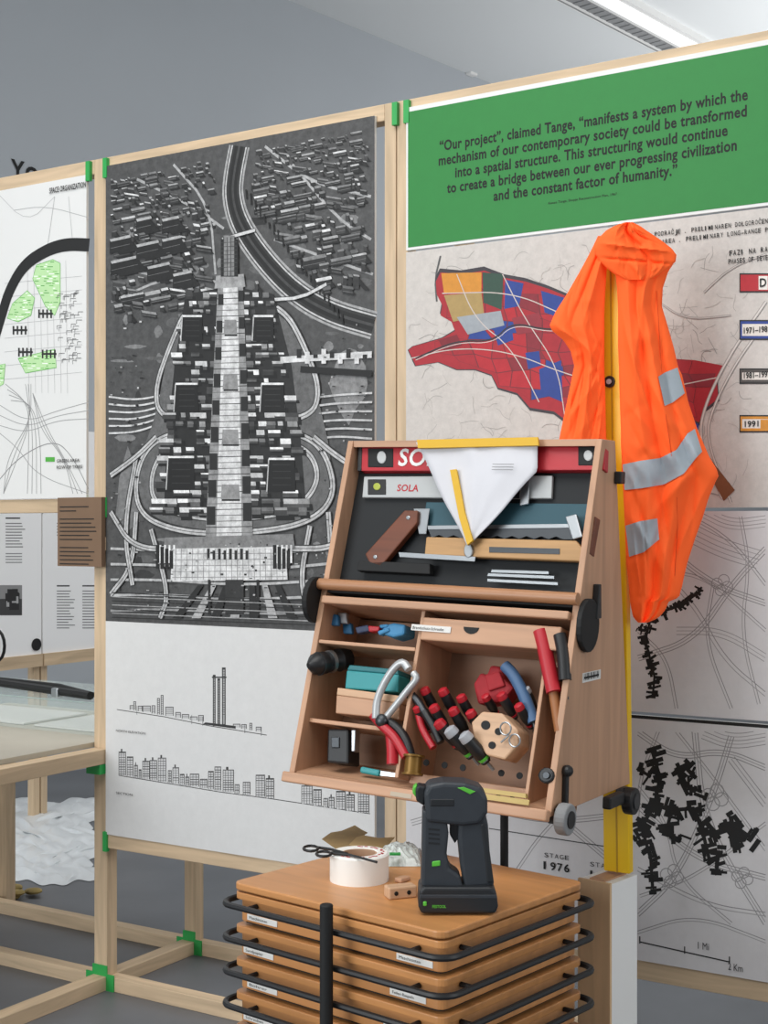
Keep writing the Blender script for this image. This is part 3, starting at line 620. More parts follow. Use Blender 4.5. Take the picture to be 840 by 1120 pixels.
def disc(px,py,r,name,x0,x1,sc=1.3):
    c=inframe(MC,px,py,(x0+x1)/2,0);m=ch.mb();n=22
    m.prism([(x0,c.y+r*math.cos(6.283*i/n),c.z+r*sc*math.sin(6.283*i/n)) for i in range(n)],(x1-x0,0,0));m.build(name,matte,ch.o,bevel=.002)
disc(643,684,.047,'hinge_disc',W+.0005,W+.012,1.15);disc(345,656,.045,'hinge_disc',-.014,-.0005,1.15)
c=inframe(MC,652,655,W+.006,0);m=ch.mb();m.prism([(W+.0005,c.y-.012,c.z-.04),(W+.0005,c.y+.012,c.z-.04),(W+.0005,c.y+.007,c.z+.03),(W+.0005,c.y-.003,c.z+.03)],(.014,0,0));m.build('latch',black,ch.o,bevel=.002)
c=inframe(MC,618,862,W+.004,0);m=ch.mb();m.span((W+.0005,c.y-.007,c.z-.04),(W+.01,c.y+.007,c.z+.03));m.ball((W+.008,c.y,c.z+.034),.012);m.build('latch',black,ch.o,bevel=.002)
c=inframe(MC,677,522,W+.006,0);m=ch.mb();m.span((W+.0005,c.y-.014,c.z-.014),(W+.016,c.y+.012,c.z+.012));m.build('clasp',black,ch.o,bevel=.003)
def caster(px,py,r,xo,mt,nm='caster'):
    c=inframe(MC,px,py,W+xo,0);m=ch.mb();m.cyl((W+xo-.012,c.y,c.z),(W+xo+.012,c.y,c.z),r,n=24);o=m.build(nm,mt,ch.o,bevel=.004,smooth=False)
    m=ch.mb();m.cyl((W+xo-.0135,c.y,c.z),(W+xo+.0145,c.y,c.z),r*.55,n=18);m.span((W+xo-.03,c.y-.012,c.z-.01),(W+xo-.012,c.y+.012,max(c.z+.02,.0)));m.build('hub',black if mt is not black else darksteel,o)
caster(618,896,.031,.018,rubber);caster(690,876,.029,.02,black)
c=inframe(MC,672,876,W+.012,0);m=ch.mb();m.span((W+.0005,c.y-.04,c.z-.012),(W+.02,c.y+.04,c.z+.014));m.build('caster_bracket',black,ch.o,bevel=.004)
sd=Thing('steel_stand','black steel tube stand holding up the tool chest behind the tray stack','stand',MC,(.3,.3,-.3))
for x in (.2,.37):
    p=MC@Vector((x,.30,0));z0=(MC.inverted()@Vector((p.x,p.y,0)));m=sd.mb();m.cyl(z0,(x,.30,-.001),.009);m.build('post',matte,sd.o,smooth=True)
    m=sd.mb();m.tube([z0+Vector((0,-.0,.012)),z0+Vector((0,.25,.012))],.01);m.build('foot',matte,sd.o,smooth=True)
# ---------------------------------------------------------------- tools in the chest
def tool(name,label,cat,parts,group=None,bevel=.002,M=MS,f=sl):
    pts=[f(*p,q[3]) for q in parts for p in q[2]];b=min(pts,key=lambda v:v.z);t=Thing(name,label,cat,M,b,group)
    for q in parts:
        m=t.mb();th=q[4];bv=q[5] if len(q)>5 else bevel
        m.prism([f(p[0],p[1],q[3]) for p in q[2]],(0,th,0) );m.build(q[0],q[1],t.o,bevel=bv)
    return t
def circ(cx,cy,rx,ry=None,n=14): ry=ry or rx;return [(cx+rx*math.cos(6.283*i/n),cy+ry*math.sin(6.283*i/n)) for i in range(n)]
vy=mat('vial_yellow','#a9b34a',.3);vp=mat('vial_pale','#b9bbbb',.3)
t=tool('spirit_level','long red box spirit level along the top of the chest','spirit level',[('body',red,[(393,487),(662,485),(661,514),(391,515)],.016,.022),
  ('end_cap',black,[(391.5,487),(396,487),(395,515),(390.5,515)],.014,.02),('vial_window',matte,[(402,490),(430,490),(430,511),(402,511)],.0145,.004),('vial',vp,circ(417,500,5,7),.0125,.004),
  ('vial_window',matte,[(632,488),(655,488),(655,509),(632,509)],.0145,.004),('vial',vp,circ(643,498,5,6),.0125,.004)])
m=t.mb();a=sl(435,509,.0145);m.text('SOLA',a,(1,0,0),(0,0,1),.138,.056,.02);m.build('lettering',white,t.o,flat=True)
t=tool('spirit_level','grey aluminium spirit level with red lettering just below the red one','spirit level',[('body',mat('grey_aluminium','#b3b6b6',.45),[(398,521),(604,520),(603,545),(396,544)],.028,.010),('vial_window',black,[(402,524),(422,524),(422,541),(402,541)],.0265,.003),('vial',vy,circ(412,532,4),.0245,.003),('vial_window',black,[(553,521),(569,521),(568,545),(552,545)],.026,.003)])
m=t.mb();a=sl(434,537,.0275);m.text('SOLA',a,(1,0,0),(0,0,1),.055,.022,.02);m.build('lettering',red,t.o,flat=True)
tool('felt_mat','petrol blue padded mat behind the light wood angle gauge','mat',[('pad',mat('petrol','#28505c',.6),[(466,549),(646,551),(640,584),(462,580)],.034,.005)])
tool('saw_blade','thin dull steel saw blade with fine teeth in front of the blue mat','saw',[('blade',darksteel,[(468,578)]+[(468+(k+.5)*8,588-(k%2)*3+k*.1) for k in range(19)]+[(626,590),(626,576)],.026,.003,0),('spine',steel,[(468,575),(626,573),(626,577),(468,579)],.024,.006,0)])
tool('try_square','dark walnut try square with brass pins tilted at the left of the chest','square',[('stock',brownwood,[(399,606),(442,558),(457,558),(456,572),(416,620),(404,616)],.012,.018,.003),('pin',steel,circ(410,609,2.5,2.5,8),.010,.004),('pin',steel,circ(446,566,2.5,2.5,8),.010,.004),('blade',steel,[(452,556),(470,556),(466,584),(458,584)],.022,.003)])
tool('angle_gauge','light wood adjustable angle gauge with a slotted steel blade','angle gauge',[('stock',mat('boxwood','#b98f5e',.5,kind='wood',amt=.15,scale=60),[(466,587),(630,591),(637,600),(636,614),(464,607)],.008,.016,.003),('blade',steel,[(436,604),(520,609),(519,614),(437,609)],.004,.003,0),('slot',darksteel,[(535,598),(612,600),(612,606),(535,604)],.0065,.002,0),('wing_nut',steel,circ(512,602,5,8),.002,.008)])
for i,P in enumerate(([(534,627),(606,630),(606,633),(533,630)],[(533,633),(610,637),(610,640),(533,636)],[(538,623),(600,625),(600,628),(537,626)])):
    tool('steel_ruler',('short steel ruler, middle of the three on the tray edge','short steel ruler nearest the round bar','short steel ruler, topmost of the three on the tray edge')[i],'ruler',[('blade',steel,P,(.006,.002,.012)[i],.008,0)],'steel rulers on the tray edge')
tool('steel_angle','small steel combination head standing in the upper compartment','measuring tool',[('body',steel,[(618,565),(630,562),(637,587),(626,590)],.010,.018)])
tool('wood_offcut','small upright wooden block at the right end of the chest','wood block',[('block',brownwood,[(640,564),(652,565),(645,606),(634,604)],.01,.025,.002)])
tool('metal_clip','bright narrow steel clip above the blue mat','clip',[('plate',steel,[(571,523),(579,522),(578,551),(568,553)],.018,.006)])
tool('black_case','long black case lying behind the round bar','case',[('body',matte,[(392,613),(470,616),(470,628),(390,624)],.012,.02)])
# paper pennant
t=Thing('paper_pennant','white triangular paper pennant with yellow tape hanging over the levels','pennant',MS,sl(512,597,-.006))
m=t.mb();N=24;K=18;vs=[];fs=[]
for j in range(N+1):
    v=j/N;yl=484+(597-484)*v;xl=455+(511-455)*v+1.0*math.sin(v*9);xr=588 if v<.28 else 588-(588-514)*((v-.28)/.72)+1.0*math.sin(v*11)
    yr=480+(515-480)*min(v/.28,1)+(0 if v<.28 else (597-515)*((v-.28)/.72))
    for i in range(K+1):
        u=i/K;cr=.005*math.exp(-((u-.42-.05*v)/.05)**2)+.003*math.exp(-((u-.75+.2*v)/.07)**2);vs.append(sl(xl+(xr-xl)*u,yl+(yr-yl)*u,-.006-.004*math.sin(u*3.1)*(.3+v)+.002*math.sin(u*6+v*4)-cr*(1-.7*v)))
for j in range(N):
    for i in range(K): fs.append((j*(K+1)+i,j*(K+1)+i+1,(j+1)*(K+1)+i+1,(j+1)*(K+1)+i))
m.add(vs,fs);o=m.build('sheet',mat('white_paper','#cfcfd4',.7,kind='n',amt=.04,scale=14),t.o,smooth=True,flat=True);so=o.modifiers.new('S','SOLIDIFY');so.thickness=.0015
for P in ([(456,481),(588,478),(589,487),(457,490)],[(492,514),(499,513),(508,560),(517,591),(511,596),(502,566)]):
    m=t.mb();m.prism([sl(x,y,-.0185) for x,y in P],(0,.006,0));m.build('tape',mat('yellow_tape','#d4a71f',.5),t.o)
m=t.mb();a=sl(548,508,-.0185)
for k in range(3): m.span((a.x-.02,-.0190,a.z-.006*k),(a.x+.03,-.0185,a.z+.0010-.006*k))
m.build('fine_print',mat('grey_ink','#777777',.7),t.o)
# lower compartment items
tool('blue_glove','crumpled blue nitrile glove on the top shelf','glove',[('palm',mat('nitrile','#3c86b4',.5),[(418,684),(430,681),(443,683),(442,694),(430,697),(419,694)],.02,.05,.005),('finger',mat('nitrile','#3c86b4',.5),[(412,690),(424,686),(426,690),(414,695)],.015,.02,.004),('finger',mat('nitrile','#3c86b4',.5),[(414,683),(424,682),(424,686),(415,687)],.017,.02,.004)])
tool('snips_pair','dark blue folding snips with red tip beside the blue glove','snips',[('handle',mat('navy','#25324f',.5),[(388,686),(402,683),(404,690),(390,693)],.02,.02,.003),('handle',red,[(402,684),(415,685),(414,690),(403,691)],.02,.02,.003)])
for i,(x,y,c) in enumerate(((354,673,'steel'),(364,675,'blue'),(374,673,'steel'),(360,683,'dark'),(379,684,'blue'))):
    tool('hex_bit',('small steel driver socket in the upper left pocket','blue plastic tube in the upper left pocket','tall steel driver bit nearest the blue glove','dark steel socket lowest in the upper left pocket','blue cap at the right of the upper left pocket')[i],'driver bit',[('body',{'steel':steel,'blue':blue,'dark':darksteel}[c],[(x-5,y-4),(x+5,y-3),(x+6,y+9),(x-4,y+9)],.03+.01*i,.012,.003)])
t=Thing('drill_attachment','black ribbed drill attachment poking out at the left of the chest','drill attachment',MS,sl(338,736,-.01))
m=t.mb();a=sl(381,720,.07);b=sl(337,728,-.03);d=b-a;L=d.length;m.lathe(a,d,[(0,.022),(L*.25,.026),(L*.3,.022),(L*.55,.022),(L*.6,.025),(L*.85,.023),(L*.95,.012),(L,.006)]);m.build('body',black,t.o,smooth=True)
m=t.mb();m.lathe(a+d*.42,d,[(0,.0255),(.008,.0255)]);m.build('ring',steel,t.o,smooth=True)
m=t.mb();m.lathe(a+d*.72,d,[(0,.0262),(.004,.0262)]);m.build('ring',darksteel,t.o,smooth=True)
t=tool('teal_box','teal plastic case on the wooden box','box',[('body',teal,[(379,733),(436,738),(435,757),(377,753)],.02,.09,.003),('lid',mat('teal_dark','#256f75',.5),[(382,727),(434,732),(436,738),(379,733)],.024,.08,.003)])
tool('wooden_box','small pale wooden slide box on the left shelf','box',[('body',ply('x'),[(368,760),(437,769),(436,787),(367,780)],.015,.1,.002),('lid',beech,[(369,752),(438,761),(437,769),(368,760)],.013,.102,.002)])
tool('square_charger','black square plug box under the left shelf','plug box',[('body',black,[(358,797),(381,797),(381,836),(357,834)],.03,.05,.005),('socket',darksteel,[(362,806),(371,806),(371,818),(362,818)],.027,.004)])
tool('metal_fitting','small steel fitting beside the black plug box','fitting',[('plate',steel,[(384,798),(389,798),(388,822),(384,822)],.03,.02)])
tool('wood_chisel','teal handled chisel lying on the chest floor','chisel',[('handle',teal,[(394,838),(415,842),(414,849),(393,845)],.03,.016,.004),('blade',steel,[(415,843),(442,847),(441,851),(414,848)],.035,.005,0)])
t=Thing('tin_snips','large pliers with curved silver handles and red grips leaning in the chest','pliers',MS,sl(430,850,-.0))
def tubepx(t,name,mt,P,r,y,n=10,par=None,M=None):
    m=t.mb();m.tube([sl(a,b,y) for a,b in chaikin(P,2)],r,n);return m.build(name,mt,par or t.o,smooth=True)
sg=mat('silver_grey','#b7babb',.35,.3)
tubepx(t,'handle',sg,[(411,786),(412,764),(426,736),(440,722),(447,732)],.0085,-.012)
tubepx(t,'handle',sg,[(418,790),(434,770),(448,752),(457,742),(452,736)],.0075,-.004)
tubepx(t,'grip',red,[(408,782),(418,794),(432,806),(444,828)],.010,-.006);tubepx(t,'grip',black,[(420,786),(438,798),(448,818),(450,836)],.010,.004);tubepx(t,'grip',red,[(428,800),(430,818),(430,836)],.014,.006)
m=t.mb();c=sl(417,788,-.012);m.ball(c,(.014,.010,.014));m.build('pivot',darksteel,t.o,smooth=True)
t=Thing('water_pump_pliers','steel jawed pliers with black red handles between the silver pliers and the screwdrivers','pliers',MS,sl(478,806,.02))
tubepx(t,'jaw',darksteel,[(451,760),(458,768),(466,782)],.008,.015);tubepx(t,'grip',black,[(464,778),(474,794),(482,812)],.009,.012);tubepx(t,'grip',red,[(458,782),(462,798),(474,818)],.008,.022)
t=Thing('sandpaper_roll','brown and yellow reel standing beside the red pliers grips','reel',MS,sl(454,850,.0))
m=t.mb();a=sl(453,826,-.0);b=sl(451,848,-.0);m.lathe(b,a-b,[(0,.022),(.004,.022),(.005,.018),((a-b).length-.005,.018),((a-b).length-.004,.023),((a-b).length,.023)]);m.build('reel',mat('brass','#7a5a24',.4,.5),t.o,smooth=True)
m=t.mb();d=(a-b).normalized();m.cyl(a,a+d*.002,.013);m.build('core',matte,t.o)
SD=[((463,752),(482,788),.0108,'small black screwdriver with red butt, leftmost at the back of the rack','r'),((483,753),(503,790),.0112,'black screwdriver with red butt, second from the left at the back','r'),((503,760),(521,795),.0108,'black screwdriver with red butt, third from the left at the back','r'),
    ((473,771),(494,808),.0112,'black screwdriver with red butt, just in front of the back row at left','r'),((494,774),(515,810),.0115,'black screwdriver with red butt, middle of the second row','r'),((513,777),(532,808),.0108,'black screwdriver with red butt, beside the beech block','r'),
    ((547,758),(566,790),.0105,'black screwdriver with red butt, behind the beech block at right','r'),((566,770),(584,800),.010,'black screwdriver with red butt, nearest the pry bar','r'),((478,788),(506,822),.0125,'black screwdriver with red butt, lowest in the middle of the bundle','r'),
    ((490,796),(520,832),.0140,'thick grey butted screwdriver with green collar, front left of the rack','g'),((506,802),(536,838),.0140,'thick grey butted screwdriver with green collar, front right of the rack','g'),
    ((455,772),(474,806),.0100,'slim black screwdriver with red butt, nearest the silver pliers','r'),((530,760),(546,786),.0095,'short black screwdriver with red butt, in front of the red pouch','r'),((574,752),(588,784),.0100,'black screwdriver with grey butt, just right of the blue pry bar grip','k')]
for i,(p,q,r,lab,kd) in enumerate(SD):
    yy=(.045,.045,.045,.022,.022,.022,.03,.03,.004,-.004,-.008,.03,.05,.06)[i]
    a=sl(p[0],p[1],yy-.02);b=sl(q[0],q[1],yy+.03);d=b-a;L=d.length
    t=Thing('screwdriver',lab,'screwdriver',MS,b,'screwdrivers in the lower compartment')
    capm=red if kd=='r' else mat('pale_cap','#a5a8ad',.4)
    m=t.mb();m.lathe(a,d,[(0,r*.5),(r*.25,r*.95),(r*1.0,r*1.05),(r*1.3,r*1.02)]);m.build('cap',capm,t.o,smooth=True)
    m=t.mb();m.lathe(a+d.normalized()*r*1.3,d,[(0,r*.96),(L*.3,r*1.05),(L*.50,r*.85),(L*.56,r*.6),(L*.62,r*.85),(L*.68,r*.65)]);m.build('handle',black,t.o,smooth=True)
    m=t.mb();m.lathe(a+d*.74,d,[(0,r*.86),(L*.08,r*.75)]);m.build('collar',lime if kd=='g' else red,t.o,smooth=True)
    m=t.mb();m.cyl(a+d*.85,b+d*.12,r*.3,n=8);m.build('shaft',steel,t.o,smooth=True)
t=tool('beech_block','angular beech sharpening block with round holes holding scissors','wood block',[('body',beech,[(515,790),(527,778),(549,780),(566,798),(566,815),(552,831),(532,826),(518,806)],-.002,.06,.004),('hole',matte,circ(531,793,5,5),-.0035,.003,0),('hole',matte,circ(545,800,4,4),-.0035,.003,0),('hole',matte,circ(538,815,4,4),-.0035,.003,0)])
t=Thing('small_scissors','small steel scissors with ring handles stuck in the beech block','scissors',MS,sl(556,812,-.02))
for cx,cy in ((563,810),(553,797)):
    m=t.mb();m.tube([sl(cx+6*math.cos(i*.5236),cy+7*math.sin(i*.5236),-.014) for i in range(12)],.0018,8,True);m.build('ring',steel,t.o,smooth=True)
m=t.mb();m.tube([sl(557,804,-.014),sl(548,812,-.010)],.002);m.build('blade',steel,t.o,smooth=True)
t=tool('red_pouch','crumpled red pouch at the back of the chest','pouch',[('body',mat('red_cloth','#a81e28',.7,kind='n',amt=.3,scale=20),[(517,748),(525,735),(532,738),(536,727),(548,729),(551,742),(562,752),(548,768),(522,770)],.06,.05,.006),('flap',mat('red_cloth','#a81e28',.7),[(530,738),(546,734),(552,750),(534,756)],.054,.01,.003)])
t=Thing('claw_tool','pry tool with blue grip leaning behind the hammer','pry bar',MS,sl(588,810,.04))
tubepx(t,'grip',mat('slate_blue','#44658b',.5),[(552,728),(562,738),(574,762),(584,790)],.0125,.04);tubepx(t,'shaft',darksteel,[(584,788),(590,815)],.006,.045)
t=Thing('hammer','red handled hammer with wooden lower shaft leaning at the right','hammer',MS,sl(608,800,0.02))
tubepx(t,'grip',red,[(591,690),(595,705),(600,730),(606,757)],.0155,.004);tubepx(t,'shaft',mat('ash_wood','#9a6238',.5),[(605,755),(608,775),(612,800)],.010,.008)
t=Thing('mallet','black handled tool beside the red hammer','hammer',MS,sl(620,740,0.02))
tubepx(t,'grip',black,[(612,694),(616,712),(618,744)],.0130,.0)
tubepx(t,'shaft',darksteel,[(618,740),(619,765)],.006,.006)
for i,(x,y) in enumerate(((466,838),(478,835),(489,845),(500,850),(472,850),(545,853),(560,858),(575,860))):
    p=sl(x,y,.01);m=MB();m.lathe((0,0,0),(0,0,1),[(0,.007),(.006,.007),(.0065,.0045),(.016,.0045)],8);o=m.build('screw_socket',darksteel,smooth=True);o.matrix_world=MS@Matrix.Translation((p.x,.02,.0145))
    tag(o,'small dark steel socket standing on the chest floor','socket','small sockets on the chest floor')
tool('round_clamp','black round clamp near the lower right corner of the chest','clamp',[('body',black,circ(597,848,9,9),-.005,.025,.004),('boss',darksteel,circ(597,848,4,4),-.009,.005,.001)])
tool('folding_rule','short yellow wooden folding rule lying on the front lip','folding rule',[('leaf',mat('pale_yellow','#bfa560',.5),[(508,865),(579,875),(578,881),(507,871)],-.024,.003,0),('leaf',mat('pale_yellow','#bfa560',.5),[(514,860),(575,868),(575,873),(513,865)],-.016,.01,0)])
# ---------------------------------------------------------------- tray stack
def rrect(x0,y0,x1,y1,r,z,n=5):
    P=[]
    for cx,cy,a0 in ((x1-r,y1-r,0),(x0+r,y1-r,90),(x0+r,y0+r,180),(x1-r,y0+r,270)):
        for i in range(n+1):
            a=math.radians(a0+90*i/n);P.append((cx+r*math.cos(a),cy+r*math.sin(a),z))
    return P
LX,LY=.442,.517;PZ=.064
tlabels=['topmost','second from the top','third from the top','fourth from the top','fifth from the top','sixth from the top','seventh from the top','eighth from the top','lowest']
def traystack():
    t=Thing('tray_lid','varnished plywood lid board lying on top of the tray stack','lid',MT,(LX/2,LY/2,.711))
    m=t.mb();m.prism(rrect(0,0,LX,LY,.022,.711),(0,0,.014));m.build('board',tray('y'),t.o,bevel=.003)
    for i in range(9):
        zt=.7095-i*PZ;z0=zt-PZ+.002
        t=Thing('wooden_tray','orange plywood tray with black tube rail, %s in the stack'%tlabels[i],'tray',MT,(LX/2,LY/2,z0),'stacked trays')
        m=t.mb();m.prism(rrect(.010,.010,LX-.010,LY-.010,.016,z0+.004),(0,0,PZ-.020));m.build('body',tray('y'),t.o,bevel=.002)
        m=t.mb();m.prism(rrect(.002,.002,LX-.002,LY-.002,.018,zt-.016),(0,0,.014));m.build('rim',tray('y'),t.o,bevel=.002)
        m=t.mb();m.prism(rrect(.016,.016,LX-.016,LY-.016,.014,z0),(0,0,.004));m.build('foot_rail',matte,t.o)
        m=t.mb();m.tube(rrect(-.018,-.018,LX+.018,LY+.018,.035,zt-.024),.0062,8,True);m.build('tube_rail',black,t.o,smooth=True)
        for x,y,dx,dy in ((0,.06,-.02,0),(0,LY-.06,-.02,0),(.06,0,0,-.02),(LX-.06,0,0,-.02)):
            m=t.mb();m.cyl((x+.009 if dx else x,y+.009 if dy else y,zt-.024),(x+dx,y+dy,zt-.024),.005,n=8);m.build('mount',black,t.o,smooth=True)
        if i<6:
            ly=LY-.115 if i%2==0 else LY-.105
            for (ya,yb,tt) in ((ly,ly+.08,['Maschinisten','Sandpapier','Bohrer','Schrauben','Kleinteile','Zwingen'][i]),(.03+.015*(i%3),.11+.015*(i%3),['Maschinisten','Feilen Raspeln','Steckschluessel','Werkzeug','Holz','Metall'][i])):
                m=t.mb();m.span((.0085,ya,z0+.009),(.0100,yb,z0+.020));lb=m.build('label',paper,t.o)
                m=t.mb();m.text(tt,(.0080,yb-.006,z0+.012),(0,-1,0),(0,0,1),(yb-ya)*.6,.0075);m.build('lettering',ink,lb,flat=True)
traystack()
zb=.7095-9*PZ
tr=Thing('trolley','black trolley base on casters carrying the tray stack','trolley',MT,(LX/2,LY/2,0))
m=tr.mb();m.span((0,0,zb-.03),(LX,LY,zb));m.build('deck',black,tr.o,bevel=.004)
for x,y in ((.05,.05),(LX-.05,.05),(.05,LY-.05),(LX-.05,LY-.05)):
    m=tr.mb();m.cyl((x-.012,y,.0375),(x+.012,y,.0375),.0375,n=20);m.span((x-.016,y-.012,.04),(x+.016,y+.012,zb-.03));m.build('caster',matte,tr.o)
c=inframe(MT,357,1000,-.038,0)
tr=Thing('locking_pole','thick black upright pole standing in front of the tray stack','pole',MT,(-.038,c.y,0))
m=tr.mb();m.cyl((-.038,c.y,.012),(-.038,c.y,.74),.0118,n=16);m.build('tube',matte,tr.o,bevel=.003,smooth=True)
m=tr.mb();m.span((-.075,c.y-.05,0),(-.005,c.y+.05,.012));m.build('foot',matte,tr.o)
# ---------------------------------------------------------------- things on the lid
def onlid(px,py,z=.725): return inframe(I4,px,py,z,2)
c=onlid(393,962);t=Thing('tape_roll','fat white roll of tape standing flat on the tray lid','tape',I4,c)
n=40
def ringmesh(name,pr,mt):
    m=t.mb();vs=[];fs=[];k=len(pr)
    for i in range(n):
        a=6.28318*i/n
        for r,z in pr: vs.append((c.x+r*math.cos(a),c.y+r*math.sin(a),.725+z))
    for i in range(n):
        for j in range(k): fs.append((i*k+j,((i+1)%n)*k+j,((i+1)%n)*k+(j+1)%k,i*k+(j+1)%k))
    m.add(vs,fs);m.build(name,mt,t.o,smooth=True)
R=.057
ringmesh('tape',[(R,0),(R,.050),(R-.003,.053),(.036,.053),(.034,.051),(.034,0)],mat('white_tape','#f0efea',.5))
ringmesh('core',[(.0338,.001),(.0338,.052),(.031,.052),(.031,.001)],mat('core_card','#b9967a',.8))
m=t.mb()
for i in range(22):
    a=-2.6+i*.2+(.1 if i%3 else 0);m.box((0,0,0),(.006,.0035,.0006),Matrix.Translation((c.x+(.044+.003*(i%2))*math.cos(a),c.y+(.044+.003*(i%2))*math.sin(a),.7785))@Matrix.Rotation(a+1.57,4,'Z'))
m.build('red_print',red,t.o)
t=Thing('black_snips','black handled snips lying across the white tape roll','snips',I4,onlid(370,932,.780))
def P3(px,py,z): return onlid(px,py,z)
zz=.7822
m=t.mb();m.tube([P3(340+8*math.cos(i*.5236),928+3.0*math.sin(i*.5236),zz) for i in range(12)],.0028,8,True);m.tube([P3(348,927,zz),P3(362,929,zz),P3(380,934,zz)],.003);m.build('handle',black,t.o,smooth=True)
m=t.mb();m.tube([P3(354+8*math.cos(i*.5236),934+2.8*math.sin(i*.5236),zz) for i in range(12)],.0028,8,True);m.tube([P3(362,933,zz),P3(380,934.5,zz)],.003);m.build('handle',black,t.o,smooth=True)
m=t.mb();m.tube([P3(378,934,zz),P3(394,938,zz),P3(412,943,zz)],.0025);m.build('blade',darksteel,t.o,smooth=True)
def flatpoly(name,label,cat,P,z,th,mt,partname='sheet'):
    pts=[onlid(x,y,z) for x,y in P];t=Thing(name,label,cat,I4,pts[0]);m=t.mb();m.prism(pts,(0,0,th));m.build(partname,mt,t.o);return t
flatpoly('kraft_envelope','brown kraft paper lying behind the tape roll','paper',[(352,918),(362,911),(374,909),(388,903),(396,908),(402,911),(390,920),(384,928),(372,932)],.7255,.001,kraft)
flatpoly('kraft_slip','smaller light kraft paper slip overlapping the brown kraft paper','paper',[(382,924),(390,916),(398,914),(414,917),(432,916),(424,925),(412,932)],.727,.001,mat('light_kraft','#c6a873',.8))
c=onlid(437,938)
t=Thing('plastic_bag','crumpled clear plastic bag with white and green print on the lid','plastic bag',I4,c)
m=t.mb();nn=14;vs=[];fs=[]
for j in range(nn):
    for i in range(nn):
        q=onlid(418+42*i/(nn-1),928+20*j/(nn-1));e=max(0.0,math.sin(math.pi*i/(nn-1)))*max(0.0,math.sin(math.pi*j/(nn-1)));vs.append((q.x,q.y,.7256+.022*e**.6+.008*random.random()*(e>1e-6)))
for j in range(nn-1):
    for i in range(nn-1): fs.append((j*nn+i,j*nn+i+1,(j+1)*nn+i+1,(j+1)*nn+i))
m.add(vs,fs);m.build('film',mat('film','#cfd6d2',.25,kind='n',amt=.3,scale=60),t.o,flat=True)
q=onlid(432,934,.752);m=t.mb();m.box((q.x,q.y,.752),(.022,.014,.003));m.build('print',green,t.o)
def smallblock(name,label,px,py,sz,rz,mt,hole=True):
    c=onlid(px,py);t=Thing(name,label,'wood block',Matrix.Translation(c)@Matrix.Rotation(rz,4,'Z'),(0,0,0))
    m=t.mb();m.span((-sz[0]/2,-sz[1]/2,0),(sz[0]/2,sz[1]/2,sz[2]));m.build('block',mt,t.o,bevel=.003)
    if hole:
        for k in(-.25,.2): m=t.mb();m.cyl((sz[0]*k,-sz[1]/2-.0008,sz[2]*.5),(sz[0]*k,-sz[1]/2+.001,sz[2]*.5),.004,n=12);m.build('hole',matte,t.o)
smallblock('beech_offcut','small beech block with two holes in front of the drill',438,981,(.055,.03,.022),.35,beech)
smallblock('beech_offcut','thin round-edged wooden chip behind the small drilled block',440,964,(.03,.018,.009),.9,ply('x'),False)
# drill
DY=2.44
base=onlid(500,991);t=Thing('cordless_drill','charcoal cordless drill with lime accents standing on its battery','drill',I4,(base.x,DY,.725))
def dpart(name,mt,P,th,bev,par=None,yo=0,sm=0):
    m=t.mb();m.prism([pt(x,y,DY)+Vector((0,-th/2+yo,0)) for x,y in P],(0,th,0));return m.build(name,mt,par or t.o,bevel=bev,seg=3)
dk=mat('drill_dark','#1a1d21',.5)
dpart('motor_housing',charcoal,[(463,864),(468,855),(484,852),(508,853),(524,858),(532,868),(532,886),(524,898),(505,900),(486,898),(466,896)],.064,.008)
dpart('handle',charcoal,[(501,892),(530,885),(533,900),(535,930),(540,966),(507,969),(503,945),(500,915)],.046,.007)
dpart('front_strut',charcoal,[(462,882),(488,892),(490,908),(488,930),(491,946),(502,953),(506,968),(460,967),(461,935)],.054,.006)
dpart('grip_pad',dk,[(524,898),(530,895),(535,930),(539,962),(531,963),(528,930)],.049,.004)
dpart('trigger',dk,[(492,896),(502,896),(502,914),(497,921),(492,912)],.024,.002)
dpart('battery',dk,[(458,968),(464,964),(536,964),(541,969),(543,985),(540,992.5),(460,992.5),(457,985)],.082,.005)
dpart('battery_band',charcoal,[(459,972),(541,972),(542,976),(458,976)],.0835,.001)
for k in range(4): dpart('vent',dk,[(468,902+k*5),(480,903+k*5),(480,905+k*5),(468,904+k*5)],.0555,.0)
dpart('chuck',dk,[(466,859),(457,857),(454,862),(455,874),(464,880)],.036,.004)
dpart('chuck_ring',lime,[(456,857),(452,860),(451,866),(455,871)],.026,.002)
dpart('side_accent',lime,[(499,858),(506,857),(519,862),(513,865)],.0665,.001)
dpart('mode_switch',lime,[(472,938),(481,937),(481,943),(472,944)],.057,.002);dpart('release_button',lime,[(462,979),(466,979),(466,984),(462,984)],.086,.002)
dpart('face_plate',dk,[(470,870),(496,870),(496,878),(470,878)],.0665,.002)
m=t.mb();a=pt(472,986,DY)+Vector((0,-.0418,0));m.text('FESTOOL',a,(1,0,0),(0,0,1),.024,.0070,.02);m.build('lettering',lime,t.o,flat=True)
